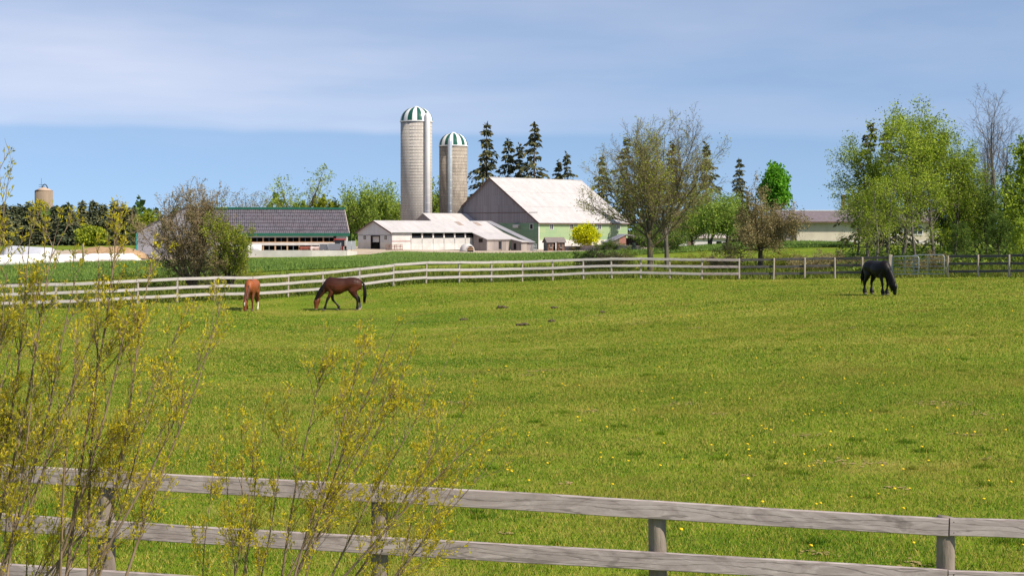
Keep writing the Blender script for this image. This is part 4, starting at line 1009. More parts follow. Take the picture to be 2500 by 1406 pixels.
mb = MB(); mb.slab((0.42, -0.5, zo - 0.05), (0.52, -0.5, zo - 0.05), (0.52, DP, zr + 0.1), (0.42, DP, zr + 0.1), 0.25); mb.build('bargeboard', m_plain('pale_barge', (0.45, 0.36, 0.33), (0.55, 0.46, 0.42), 2), ob)
M_TIMB = m_plain('orange_timber', (0.36, 0.21, 0.11), (0.48, 0.30, 0.17), 2, 0.75, vec=(1, 1, 4))
for k in range(13):
    xx = -1.9 - k * 2.02
    mb = MB(); mb.box(xx - 0.12, xx + 0.12, 0.0, 0.24, 0, zo - 0.35); mb.build('timber_post', M_TIMB, ob)
    if k % 1 == 0:
        mb = MB(); mb.tube([(xx + 1.0, 0.1, 0), (xx + 1.0, 0.1, zo - 0.4)], 0.05, 6); mb.build('steel_post', M_GALV, ob)
for k in (9, 11):
    xx = -1.9 - k * 2.02
    mb = MB(); mb.tube([(xx, 0.4, 0.3), (xx + 1.6, 0.4, zo - 0.6)], 0.11, 4); mb.build('brace', M_TIMB, ob)
mb = MB(); mb.box(-OL, -1.9, -0.08, -0.02, zo - 0.72, zo - 0.5); mb.build('curtain_roll', M_FRAME, ob)
mb = MB(); mb.box(-OL, -2.0, -0.10, -0.03, 1.55, 2.0); mb.build('white_curtain_rail', M_WHITEW, ob)
mb = MB(); mb.box(-OL, -2.0, -0.06, -0.025, 2.0, 2.14); mb.build('timber_rail', M_TIMB, ob)
mb = MB(); mb.box(-1.75, 0.2, -0.1, 0.1, 0, zo - 0.2); mb.build('white_corner_wall', M_WHITEW, ob)
mb = MB(); mb.box(-2.25, -1.78, -0.09, 0.05, 1.3, zo - 0.4); mb.build('dark_door', m_plain('brown_door', (0.05, 0.03, 0.03), (0.08, 0.05, 0.05), 2), ob)
mb = MB(); mb.box(0.05, 0.2, 0.1, 2 * DP, 0, zo - 0.1); mb.build('end_wall', M_WHITEW, ob)
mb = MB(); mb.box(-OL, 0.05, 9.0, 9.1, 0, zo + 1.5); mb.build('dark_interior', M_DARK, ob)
mb = MB(); mb.box(-OL - 0.1, -OL, 0.0, 2 * DP, 0, zo); mb.build('end_wall', M_GREYB3, ob)
mb = MB(); mb.prism([(0.0, zo), (DP, zr), (2 * DP, zo)], 'x', -OL - 0.1, -OL); mb.build('gable', M_GREYB3, ob)
mb = MB(); mb.prism([(0.1, zo - 0.1), (DP, zr - 0.1), (2 * DP, zo - 0.1)], 'x', 0.06, 0.2); mb.build('gable', M_GREYB3, ob)

# ---- grey gabled barn partly hidden by the thorn bush
gb = thing('grey_barn', 'grey gabled barn half hidden behind the large brown thorn bush', 'barn', (X(332, 258), 258, -0.8), 0.18)
mb = MB(); mb.prism([(0, 0), (0, 4.1), (8.6, 8.4), (13, 6.4), (13, 0)], 'y', 0, 9); mb.build('wall', m_boards('grey_siding', 'xzy', (0.25, 0.24, 0.27), (0.29, 0.28, 0.31), (0.2, 0.19, 0.21), 0.25, 5), gb)
mb = MB(); mb.slab((-0.5, -0.3, 4.0), (8.6, -0.3, 8.55), (8.6, 9, 8.55), (-0.5, 9, 4.0), 0.15); mb.build('roof_slope', m_plain('dark_roof', (0.05, 0.05, 0.06), (0.08, 0.08, 0.09), 1), gb)
mb = MB(); mb.slab((13.4, -0.3, 6.3), (8.61, -0.3, 8.55), (8.61, 9, 8.55), (13.4, 9, 6.3), 0.15); mb.build('roof_slope', M_ROOF_G, gb)
mb = MB(); mb.box(0.0, 0.25, -0.04, -0.003, 0, 4.0); mb.build('corner_board', m_plain('teal', (0.02, 0.20, 0.19), (0.04, 0.26, 0.24), 2), gb)
window(gb, 'y', 3.4, 2.0, 1.2, 1.2, 0.0, -1, 0, pane=M_DARK)

# ---- barnyard wall, mesh panels, bales, tractor, cow
def wall_run(name, label, cat, pts, top, th, mat, drop=0.6):
    P = [Vector((X(u, d), d, 0)) for u, d in pts]; c = P[0]
    zb_ = zg1(c.x, c.y); r = thing(name, label, cat, (c.x, c.y, zb_))
    for (a, b), (ta, tb) in zip(zip(P[:-1], P[1:]), zip(top[:-1], top[1:])):
        ax = (b - a).normalized(); n = Vector((-ax.y, ax.x, 0)) * th / 2
        a_, b_ = a - c, b - c
        mb = MB(); mb.hexa([(a_ - n) + Vector((0, 0, -drop)), (b_ - n) + Vector((0, 0, -drop)), (b_ + n) + Vector((0, 0, -drop)), (a_ + n) + Vector((0, 0, -drop)),
                            (a_ - n) + Vector((0, 0, ta - zb_)), (b_ - n) + Vector((0, 0, tb - zb_)), (b_ + n) + Vector((0, 0, tb - zb_)), (a_ + n) + Vector((0, 0, ta - zb_))])
        mb.build('wall_section', mat, r)
    return r
wall_run('barnyard_wall', 'low pale concrete wall in front of the open cattle barn', 'wall', [(470, 249), (640, 249), (760, 249), (845, 250), (870, 254)], [Z(612, 249), Z(611, 249), Z(611, 249), Z(611.5, 250), Z(614, 254)], 0.25, M_CONC)
NET = NT('wind_net'); t = NET; trn = t.n.new('ShaderNodeBsdfTransparent'); mx = t.n.new('ShaderNodeMixShader'); mx.inputs[0].default_value = 0.82
t.fin((0.17, 0.17, 0.20), 0.8); t.l.new(trn.outputs[0], mx.inputs[1]); t.l.new(t.bsdf.outputs[0], mx.inputs[2]); t.l.new(mx.outputs[0], t.out.inputs['Surface']); NET = t.mat
nf2 = thing('yard_fence', 'grey mesh panel fence on the barnyard wall beside the tractor', 'fence', (X(780, 252), 252, Z(611, 252)))
us = [780, 800, 832, 846, 858, 869]; ds = [252, 252, 253, 254, 256, 258]; tops = [596, 595, 594, 589, 588.5, 589]
for k in range(5):
    a = Vector((X(us[k], ds[k]), ds[k], 0)); b = Vector((X(us[k + 1], ds[k + 1]), ds[k + 1], 0)); c = nf2.location
    zt = Z(tops[k], ds[k]) - c.z
    if us[k] != 832:
        mb = MB(); mb.add([(a.x - c.x, a.y - c.y, 0.05), (b.x - c.x, b.y - c.y, 0.05), (b.x - c.x, b.y - c.y, zt), (a.x - c.x, a.y - c.y, zt), (a.x - c.x, a.y - c.y + 0.02, 0.05), (b.x - c.x, b.y - c.y + 0.02, 0.05), (b.x - c.x, b.y - c.y + 0.02, zt), (a.x - c.x, a.y - c.y + 0.02, zt)], [(0, 1, 2, 3), (7, 6, 5, 4), (0, 4, 5, 1), (3, 2, 6, 7)]); mb.build('mesh_panel', NET if k < 2 else M_GALV, nf2)
    mb = MB(); mb.tube([(a.x - c.x, a.y - c.y - 0.03, -0.1), (a.x - c.x, a.y - c.y - 0.03, zt + 0.1)], 0.05, 6); mb.build('steel_post', M_GALV, nf2)

M_RED = m_plain('red_paint', (0.36, 0.035, 0.025), (0.46, 0.05, 0.035), 2, 0.4)
M_TYRE = m_plain('tyre', (0.018, 0.017, 0.017), (0.035, 0.033, 0.032), 6, 0.9)
tr_ = thing('tractor', 'red cabbed tractor parked at the right end of the cattle barn', 'tractor', (X(829, 258), 258, -0.6), 0)
mb = MB(); mb.box(-0.42, 0.42, -1.4, 0.2, 0.85, 1.5); mb.box(-0.36, 0.36, -1.55, -1.4, 0.9, 1.4); mb.build('bonnet', M_RED, tr_)
mb = MB(); mb.box(-0.36, 0.36, -1.60, -1.552, 0.95, 1.35); mb.build('grille', M_DARK, tr_)
cab = MB()
for sx in (-0.8, 0.74):
    for sy in (0.2, 1.5): cab.box(sx, sx + 0.07, sy, sy + 0.07, 1.1, 2.55)
cb_ = cab.build('cab_frame', M_TYRE, tr_)
mb = MB(); mb.box(-0.73, 0.74, 0.24, 0.26, 1.5, 2.53); mb.build('windscreen', M_GLASS, tr_)
mb = MB(); mb.box(-0.9, 0.9, 0.05, 1.7, 2.55, 2.72); mb.build('cab_roof', M_RED, tr_)
mb = MB(); mb.box(-0.5, 0.5, 0.2, 1.6, 0.6, 1.5); mb.build('chassis', M_TYRE, tr_)
mb = MB(); mb.box(-1.25, -0.65, 0.3, 1.9, 1.45, 1.55); mb.box(0.65, 1.25, 0.3, 1.9, 1.45, 1.55); mb.build('mudguards', M_RED, tr_)
def wheel(parent, x, y, z, r, w):
    V = MB(); n = 18
    V.loft([[(x + dx, y + rr_ * math.cos(2 * math.pi * j / n), z + rr_ * math.sin(2 * math.pi * j / n)) for j in range(n)] for dx, rr_ in [(-w / 2, r * 0.85), (-w / 2 * 0.8, r), (w / 2 * 0.8, r), (w / 2, r * 0.85)]]); wo = V.build('wheel', M_TYRE, parent)
    R = MB(); R.loft([[(x + dx, y + r * 0.5 * math.cos(2 * math.pi * j / n), z + r * 0.5 * math.sin(2 * math.pi * j / n)) for j in range(n)] for dx in (-w / 2 - 0.02, w / 2 + 0.02)]); R.build('rim', M_RED, wo)
wheel(tr_, -0.95, 1.1, 0.75, 0.75, 0.45); wheel(tr_, 0.95, 1.1, 0.75, 0.75, 0.45); wheel(tr_, -0.72, -1.0, 0.45, 0.45, 0.3); wheel(tr_, 0.72, -1.0, 0.45, 0.45, 0.3)

def cow(u, d, rz, label, c1, c2):
    r = thing('cow', label, 'cow', (X(u, d), d, -0.55), rz)
    mb = MB()
    mb.loft([ell(x, z, ry, rz_) for x, z, ry, rz_ in [(-0.85, 1.08, .08, .12), (-0.78, 1.06, .22, .27), (-0.5, 1.04, .28, .33), (0.0, .98, .33, .38), (0.4, 1.0, .30, .37), (0.7, 1.05, .22, .31), (0.85, 1.08, .12, .2)]])
    mb.tube([(0.65, 0, 1.15), (0.95, 0, 1.2), (1.15, 0, 1.22)], [.24, .17, .13], 12)
    mb.tube([(1.08, 0, 1.32), (1.2, 0, 1.2), (1.38, 0, 1.0), (1.45, 0, .92)], [.1, .14, .1, .06], 12)
    for s in (-1, 1):
        mb.tube([(1.1, s * .08, 1.3), (1.08, s * .28, 1.28)], [.05, .03], 6)
        mb.tube([(0.6, s * .17, .95), (0.6, s * .17, .5), (0.58, s * .17, .1), (0.6, s * .17, 0)], [.13, .065, .05, .06], 10)
        mb.tube([(-0.6, s * .17, 1.0), (-0.52, s * .18, .7), (-0.68, s * .17, .48), (-0.66, s * .17, .1), (-0.64, s * .17, 0)], [.22, .13, .07, .05, .06], 10)
    tmp = mb.build('tmp', M_COAT); md = tmp.modifiers.new('r', 'REMESH'); md.mode = 'VOXEL'; md.voxel_size = 0.04; sm = tmp.modifiers.new('s', 'SMOOTH'); sm.iterations = 3
    me = bpy.data.meshes.new_from_object(tmp.evaluated_get(bpy.context.evaluated_depsgraph_get())); bpy.data.objects.remove(tmp)
    me.materials.clear(); me.materials.append(m_plain('cow_hide', c1, c2, 1.6, 0.7)); me.name = 'body'
    me.polygons.foreach_set('use_smooth', np.ones(len(me.polygons), bool)); link('body', me, r)
    mb = MB(); mb.tube([(-0.84, 0, 1.2), (-0.93, 0, 1.0), (-0.92, 0, .55)], [.03, .025, .045], 6); mb.build('tail', M_HAIRC, r)
cow(742, 263, 0.2, 'left of two red-brown cows standing in the open barn', (0.12, 0.03, 0.02), (0.22, 0.06, 0.035))
cow(768, 262, 0.1, 'red and white cow, right of the two in the open barn', (0.16, 0.05, 0.03), (0.75, 0.65, 0.6))

M_WRAP = m_plain('white_wrap', (0.66, 0.64, 0.65), (0.80, 0.78, 0.78), 2.0, 0.45, bump=0.4)
def bale(u, d, w, h, label, group=None, zoff=0.0, m=M_WRAP):
    mb = MB(); prof = []
    n = 18; rr2 = random.Random(int(u))
    rings = []
    for q in (-0.5, -0.46, -0.2, 0.2, 0.46, 0.5):
        k = 0.86 if abs(q) == 0.5 else 1.0
        rings.append([(q * w, 0.5 * h * k * math.cos(2 * math.pi * j / n), h * 0.5 + 0.5 * h * k * math.sin(2 * math.pi * j / n) * rr2.uniform(0.96, 1.03)) for j in range(n)])
    mb.loft(rings)
    o = mb.build('wrapped_bale', m, loc=(X(u, d), d, zg1(X(u, d), d) + zoff)); tag(o, label, 'bale', group)
bale(600, 255, 1.5, 1.35, 'white wrapped bale right beside the thorn bush behind the yard wall', 'white wrapped bales', 0.5)
bale(626, 255, 1.6, 1.35, 'rightmost white wrapped bale behind the barnyard wall', 'white wrapped bales', 0.55)
bale(577, 256, 1.4, 1.35, 'white wrapped bale mostly hidden by the thorn bush', 'white wrapped bales', 0.5)

# long silage bags, tarped clamp, feed heap and shelter on the left
def silage_bag(u0, d0, u1, d1, r, label, flat=0.85):
    a = Vector((X(u0, d0), d0, zg1(X(u0, d0), d0))); b = Vector((X(u1, d1), d1, zg1(X(u1, d1), d1))); L_ = (b - a).length
    mb = MB(); rings = []; n = 20; rr2 = random.Random(int(u0 + 9)); N = 28
    for i in range(N + 1):
        s = i / N; k = min(1.0, 0.25 + 5 * min(s, 1 - s)); k *= rr2.uniform(0.965, 1.03)
        rings.append([(s * L_, r * k * math.cos(2 * math.pi * j / n), (b.z - a.z) * s + r * k * flat * (0.72 + math.sin(2 * math.pi * j / n) * 0.95)) for j in range(n)])
    mb.loft(rings)
    o = mb.build('silage_bag', M_WRAP, loc=(a.x, a.y, a.z - 0.05), rot=(0, 0, math.atan2(b.y - a.y, b.x - a.x)))
    return tag(o, label, 'silage bag', 'long white silage bags')
silage_bag(-220, 176, 156, 192, 0.92, 'nearest long white silage bag at the far left edge')
silage_bag(60, 200, 232, 203, 0.80, 'white silage bag behind the nearest one, ending at the dark post')
silage_bag(196, 206, 345, 209, 0.78, 'white silage bag in front of the brown feed heap')
M_STRAW = m_plain('straw_heap', (0.28, 0.17, 0.09), (0.42, 0.28, 0.16), 2.5, 0.95, bump=0.6)
mb = MB(); rings = []; rr2 = random.Random(5)
for i in range(15):
    s = i / 14; hh_ = 1.9 * math.sin(math.pi * min(1, 0.06 + s * 0.94)) ** 0.45 * rr2.uniform(0.93, 1.05)
    rings.append([(-5.5 + 11 * s, 2.6 * math.cos(a) * (0.3 + 0.7 * math.sin(math.pi * s) ** 0.4), -0.2 + hh_ * math.sin(a) ** 0.8 if a < math.pi else 0) for a in np.linspace(0, math.pi, 12)])
mb.loft(rings); x = X(272, 222)
tag(mb.build('feed_heap', M_STRAW, loc=(x, 222, zg1(x, 222) + 0.3)), 'long low brown feed heap behind the white silage bags', 'heap')
mb = MB(); rings = []
for i in range(9):
    s = i / 8; rings.append([(-3.2 + 6.4 * s, 2.2 * math.cos(a), 2.25 * math.sin(a) * (1 - 0.12 * s)) for a in np.linspace(0, math.pi, 16)])
mb.loft(rings); x = X(72, 215)
sh = tag(mb.build('tarp_shelter', m_plain('grey_tarp', (0.42, 0.42, 0.46), (0.52, 0.52, 0.56), 0.8, 0.6), loc=(x, 215, zg1(x, 215)), rot=(0, 0, -0.25)), 'round-topped grey tarp shelter above the silage bag', 'shelter')
mb = MB(); mb.tube([(0, 0, -0.4), (0.03, 0, 1.2), (0, 0, 2.3)], [0.14, 0.13, 0.12], 8); x = X(203, 197)
tag(mb.build('gate_post', M_POST, loc=(x, 197, zg1(x, 197))), 'stout dark post between the white silage bags', 'post')

# ---- playhouse-like shed
sd = thing('garden_shed', 'small brown shed with two shuttered windows beside the yellow-green tree', 'shed', (X(1337, 283), 283, -0.25), 0.30)
M_SHB = m_boards('brown_boards', 'xzy', (0.20, 0.105, 0.07), (0.26, 0.145, 0.10), (0.08, 0.04, 0.03), 0.18, 3, stain=(0.13, 0.08, 0.06))
M_SHD = m_boards('dark_boards', 'yzx', (0.105, 0.105, 0.10), (0.14, 0.14, 0.13), (0.05, 0.05, 0.05), 0.22, 3, stain=(0.08, 0.08, 0.075))
M_SHR = m_plain('shingle_brown', (0.15, 0.125, 0.12), (0.22, 0.19, 0.18), 3, 0.9)
mb = MB(); mb.box(0, 1.25, 0, 0.1, 0, 1.72); mb.box(1.75, 3.3, 0, 0.1, 0, 1.72); mb.build('front_wall', M_SHB, sd)
mb = MB(); mb.box(1.25, 1.75, 0.7, 0.75, 0, 1.72); mb.build('dark_inside', M_DARK, sd)
mb = MB(); mb.box(1.68, 1.74, -0.75, 0.0, 0.05, 1.68); mb.build('door', M_SHB, sd)
mb = MB(); mb.prism([(0.0, 0), (0, 1.72), (1.15, 2.45), (2.3, 1.72), (2.3, 0)], 'x', -0.02, 0.08); mb.build('gable_wall', M_SHD, sd)
mb = MB(); mb.prism([(0.0, 0), (0, 1.72), (1.15, 2.45), (2.3, 1.72), (2.3, 0)], 'x', 3.22, 3.32); mb.build('gable_wall', M_SHD, sd)
mb = MB(); mb.slab((-0.25, -0.3, 1.56), (3.55, -0.3, 1.56), (3.55, 1.15, 2.5), (-0.25, 1.15, 2.5), 0.07); mb.build('roof_slope', M_SHR, sd)
mb = MB(); mb.slab((-0.25, 2.6, 1.56), (3.55, 2.6, 1.56), (3.55, 1.16, 2.5), (-0.25, 1.16, 2.5), 0.07); mb.build('roof_slope', M_SHR, sd)
for xa in (0.62, 2.55):
    w_ = window(sd, 'y', xa, 1.0, 0.42, 0.55, 0.0, -1, 1, frame=M_GREYB2, fw=0.05)
    for s in (-1, 1):
        mb = MB(); mb.box(xa + s * 0.37 - 0.1, xa + s * 0.37 + 0.1, -0.06, -0.003, 0.7, 1.32); mb.build('shutter', M_SHB, sd)
    mb = MB(); mb.box(xa - 0.3, xa + 0.3, -0.2, -0.09, 0.5, 0.64); mb.build('flower_box', M_GREYB2, sd)

# ---- white igloo calf hutch
ch = thing('calf_hutch', 'white domed calf hutch in front of the cow house wall', 'hutch', (X(1140, 277), 277, zg1(X(1140, 277), 277)), 0.25)
mb = MB()
mb.lathe([(1.35, 0), (1.33, 0.35), (1.22, 0.75), (0.98, 1.12), (0.62, 1.38), (0.25, 1.5), (0.05, 1.52)], 14); mb.build('dome', M_WHITEW, ch)
mb = MB(); ar = [(0.55 * math.cos(a), 0.45 + 0.6 * math.sin(a)) for a in np.linspace(0, math.pi, 9)]; mb.prism([(0.55, 0)] + ar + [(-0.55, 0)], 'y', -1.36, -1.30); dr = mb.build('opening', M_DARK, ch, loc=(0.35, 0, 0))
mb = MB(); ar = [(0.72 * math.cos(a), 0.45 + 0.75 * math.sin(a)) for a in np.linspace(0, math.pi, 9)]; mb.prism([(0.72, 0)] + ar + [(-0.72, 0)], 'y', -1.33, -0.7); mb.build('porch', M_WHITEW, ch, loc=(0.35, 0.04, 0))
for zz in (0.35, 0.68):
    mb = MB(); mb.box(-0.5, 0.5, -1.42, -1.38, zz, zz + 0.12); mb.build('slat', M_TIMB, ch, loc=(0.35, 0, 0))

# ---- rusty hay racks
def rack(u, d, w, h, label, rz, m):
    r = thing('hay_rack', label, 'rack', (X(u, d), d, zg1(X(u, d), d)), rz, 'metal racks by the barns')
    for k in range(5):
        mb = MB(); zz = 0.1 + (h - 0.1) * k / 4; mb.tube([(-w / 2, 0, zz), (w / 2, 0, zz + 0.05 * (-1) ** k)], 0.045, 5); mb.build('bar', m, r)
    for k in range(7):
        mb = MB(); xx = -w / 2 + w * k / 6; mb.tube([(xx, 0.02, -0.1), (xx + (0.15 if k % 2 else -0.1), 0.1, h)], 0.04, 5); mb.build('upright', m, r)
    for k in range(3):
        mb = MB(); xx = -w / 2 + w * (k + 0.5) / 3; mb.tube([(xx, 0.0, h * 0.9), (xx + 0.3, 1.1, 0.0)], 0.04, 5); mb.build('strut', m, r)
M_RUST = m_plain('rusty_steel', (0.16, 0.07, 0.05), (0.28, 0.15, 0.11), 3, 0.8)
rack(963, 276, 3.0, 1.0, 'rusty hay rack at the corner of the white cow house', 0.3, M_RUST)
rack(1303, 288, 1.2, 1.2, 'grey wire rack between the lean-to and the brown shed', 0.2, M_GALV)

# ---- stone retaining wall and ruined roof right of the barn
wall_run('stone_wall', 'low pinkish stone wall right of the yellow-green tree', 'wall', [(1381, 282), (1412, 280), (1460, 272), (1505, 262), (1570, 252)], [Z(601, 282), Z(601, 280), Z(598, 272), Z(598, 262), Z(601, 252)], 0.5, m_plain('pink_stone', (0.30, 0.22, 0.19), (0.44, 0.35, 0.31), 2.2, 0.9, bump=0.5))
rs_ = thing('implement_shed', 'sagging implement shed with dark round opening behind the maple trunk', 'shed', (X(1484, 268), 268, -0.2), 0.15)
mb = MB(); mb.slab((-0.2, -0.3, 1.5), (3.2, -0.3, 3.1), (3.2, 5, 3.1), (-0.2, 5, 1.5), 0.12); mb.build('roof_slope', M_ROOF_G, rs_)
mb = MB(); mb.slab((3.21, -0.3, 3.1), (7.0, -0.3, 2.4), (7.0, 5, 2.4), (3.21, 5, 3.1), 0.12); mb.build('roof_slope', M_ROOF_G, rs_)
mb = MB(); mb.prism([(0, 0), (0, 1.5), (2.0, 2.4), (2.0, 0)], 'y', 0, 0.15); mb.build('wall', m_boards('brown_shed_boards', 'zxy', (0.14, 0.115, 0.09), (0.19, 0.16, 0.13), (0.06, 0.05, 0.04), 0.25, 4), rs_)
mb = MB(); mb.prism([(2.0, 0), (2.0, 2.4), (3.2, 2.95), (3.2, 0)], 'y', -0.02, 0.13); mb.build('brick_pier', m_plain('red_brick', (0.26, 0.11, 0.08), (0.36, 0.18, 0.14), 5), rs_)
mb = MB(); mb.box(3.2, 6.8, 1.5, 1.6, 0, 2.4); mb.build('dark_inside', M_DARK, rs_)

# ---- white garage behind the maples, with a trailer
wg = thing('garage', 'white low garage with pale roof seen between the bare maples', 'building', (X(1655, 217), 217, zg1(X(1700, 217), 217) - 0.1), 0.0)
gw, gh = X(1776, 217) - X(1655, 217), 1.75
mb = MB(); mb.box(0, gw, 0, 4, -0.3, gh); mb.build('wall', m_boards('white_siding_x', 'zxy', (0.66, 0.62, 0.66), (0.70, 0.66, 0.69), (0.5, 0.47, 0.5), 0.25, 5, stain=(0.6, 0.56, 0.58)), wg)
mb = MB(); mb.slab((-0.3, -0.3, gh), (gw + 0.2, -0.3, gh), (gw + 0.2, 2.2, gh + 0.75), (-0.3, 2.2, gh + 0.75), 0.1); mb.build('roof_slope', m_plain('pink_roof', (0.42, 0.35, 0.33), (0.52, 0.45, 0.43), 1), wg)
mb = MB(); mb.slab((-0.3, 4.3, gh), (gw + 0.2, 4.3, gh), (gw + 0.2, 2.21, gh + 0.75), (-0.3, 2.21, gh + 0.75), 0.1); mb.build('roof_slope', M_ROOF_G, wg)
mb = MB(); mb.box(1.4, 2.3, -0.05, -0.003, -0.2, 1.3); mb.build('door', m_plain('door_brown', (0.16, 0.11, 0.09), (0.22, 0.16, 0.13), 2), wg)
trl = thing('lawn_mower', 'dark ride-on mower parked by the white garage', 'mower', (X(1763, 209), 209, zg1(X(1763, 209), 209) + 0.05), 0)
mb = MB(); mb.box(-0.75, 0.6, -0.35, 0.35, 0.25, 0.55); mb.box(-0.75, -0.1, -0.3, 0.3, 0.55, 0.75); mb.build('deck', M_DARK, trl)
mb = MB(); mb.box(0.1, 0.55, -0.25, 0.25, 0.55, 0.65); mb.box(0.48, 0.56, -0.25, 0.25, 0.65, 1.0); mb.build('seat', M_TYRE, trl)
for xx, r_ in ((-0.5, 0.2), (0.45, 0.28)):
    for yy in (-0.4, 0.4):
        V = MB(); V.loft([[(xx + r_ * math.cos(2 * math.pi * j / 12), yy + dy, r_ + r_ * math.sin(2 * math.pi * j / 12)) for j in range(12)] for dy in (-0.08, 0.08)]); V.build('wheel', M_TYRE, trl)

# ---- cream house on the right
M_CREAM = m_plain('cream_render', (0.43, 0.375, 0.30), (0.56, 0.50, 0.41), 0.7, 0.85)
M_HROOF = m_plain('brown_shingles', (0.125, 0.10, 0.11), (0.19, 0.155, 0.165), 2.5, 0.9, vec=(1, 1, 4))
hz = 2.0
ho = thing('house', 'low cream rendered house with dark shingle roof behind the right-hand trees', 'house', (X(1945, 190), 190, hz), 0.06)
HWd = X(2300, 190) - X(1945, 190)
mb = MB(); mb.box(0, HWd, 0, 7, 0.35, 2.75); mb.build('wall', M_CREAM, ho)
mb = MB(); mb.box(-0.04, HWd + 0.04, -0.04, 7.04, -0.6, 0.347); mb.build('plinth', M_CONC, ho)
mb = MB(); mb.slab((-1.9, -0.6, 2.66), (HWd + 0.5, -0.6, 2.66), (HWd + 0.5, 3.5, 4.0), (-1.9, 3.5, 4.0), 0.16); mb.build('roof_slope', M_HROOF, ho)
mb = MB(); mb.slab((-1.9, 7.6, 2.66), (HWd + 0.5, 7.6, 2.66), (HWd + 0.5, 3.51, 4.0), (-1.9, 3.51, 4.0), 0.16); mb.build('roof_slope', M_HROOF, ho)
mb = MB(); mb.box(-1.9, HWd + 0.5, 3.3, 3.72, 3.99, 4.07); mb.build('ridge_flashing', M_FRAME, ho)
mb = MB(); mb.box(-1.9, HWd + 0.5, -0.72, -0.62, 2.5, 2.66); mb.build('gutter', M_TRIM, ho)
mb = MB(); mb.box(-1.85, -0.002, 0.5, 6.5, -0.2, 2.6); mb.build('side_porch', M_GREYB3, ho)
for xa in (12.0, 15.0): window(ho, 'y', xa, 1.6, 1.2, 1.0, 0.0, -1)
g2 = thing('gabled_house', 'taller cream gabled house with brick chimney behind the low house', 'house', (X(2040, 203), 203, hz), -0.24)
mb = MB(); GW = X(2186, 203) - X(2036, 203); mb.prism([(0, 0), (0, 3.9), (GW / 2, 6.35), (GW, 3.9), (GW, 0)], 'y', 0, 9); mb.build('wall', M_CREAM, g2)
for s in (0, 1):
    xa, xb = (-0.35, GW / 2) if s == 0 else (GW + 0.35, GW / 2 + 0.01)
    mb = MB(); mb.slab((xa, -0.3, 3.75), (xb, -0.3, 6.5), (xb, 9.3, 6.5), (xa, 9.3, 3.75), 0.15); mb.build('roof_slope', M_HROOF, g2)
mb = MB(); mb.box(0.65, 1.15, 2.0, 2.6, 3.5, 6.1); mb.box(0.6, 1.2, 1.95, 2.65, 6.1, 6.25); mb.build('chimney', m_plain('chimney_brick', (0.32, 0.20, 0.15), (0.42, 0.28, 0.21), 5), g2)
window(g2, 'y', GW / 2, 4.2, 0.9, 1.1, 0.0, -1)

# ================================================================== TREES AND SHRUBS
class Tubes:
    """many tapering twigs, batched by number of points and sides"""
    def __init__(self): self.b = {}
    def add(self, pts, rad, n): self.b.setdefault((len(pts), n), []).append((pts, rad))
    def arrays(self):
        VV, FF, off = [], [], 0
        for (k, n), items in self.b.items():
            P = np.array([i[0] for i in items], float); R = np.array([i[1] for i in items], float)
            T = np.empty_like(P); T[:, 1:-1] = P[:, 2:] - P[:, :-2]; T[:, 0] = P[:, 1] - P[:, 0]; T[:, -1] = P[:, -1] - P[:, -2]
            T /= np.linalg.norm(T, axis=-1, keepdims=True) + 1e-9
            ref = np.where(np.abs(T[..., 2:3]) < 0.8, np.array([0, 0, 1.0]), np.array([1.0, 0.2, 0]))
            A = np.cross(T, ref); A /= np.linalg.norm(A, axis=-1, keepdims=True) + 1e-9; B = np.cross(T, A)
            an = 2 * np.pi * np.arange(n) / n
            ring = P[:, :, None] + R[:, :, None, None] * (A[:, :, None] * np.cos(an)[None, None, :, None] + B[:, :, None] * np.sin(an)[None, None, :, None])
            m = len(items); VV.append(ring.reshape(-1, 3))
            base = (np.arange(m) * k * n)[:, None, None] + (np.arange(k - 1) * n)[None, :, None]
            j = np.arange(n)[None, None]; j2 = (j + 1) % n
            FF.append((np.stack([base + j, base + j2, base + n + j2, base + n + j], -1).reshape(-1, 4)) + off); off += m * k * n
        if not VV: return np.zeros((0, 3)), np.zeros((0, 4), int)
        return np.concatenate(VV), np.concatenate(FF)

def leaf_arrays(P, size, rg, aspect=0.55, droop=0.0, flat=0.0):
    n = len(P); a = rg.normal(size=(n, 3)); a[:, 2] = a[:, 2] * (1 - flat) - droop; a /= np.linalg.norm(a, axis=1, keepdims=True)
    b = np.cross(a, rg.normal(size=(n, 3))); b /= np.linalg.norm(b, axis=1, keepdims=True) + 1e-9
    s = (size * rg.uniform(0.6, 1.3, n))[:, None]
    V = np.stack([P - a * s * 0.5, P + b * s * aspect * 0.5, P + a * s * 0.5, P - b * s * aspect * 0.5], 1).reshape(-1, 3)
    return V, np.arange(4 * n).reshape(-1, 4), np.repeat(rg.uniform(0, 1, n), 4)

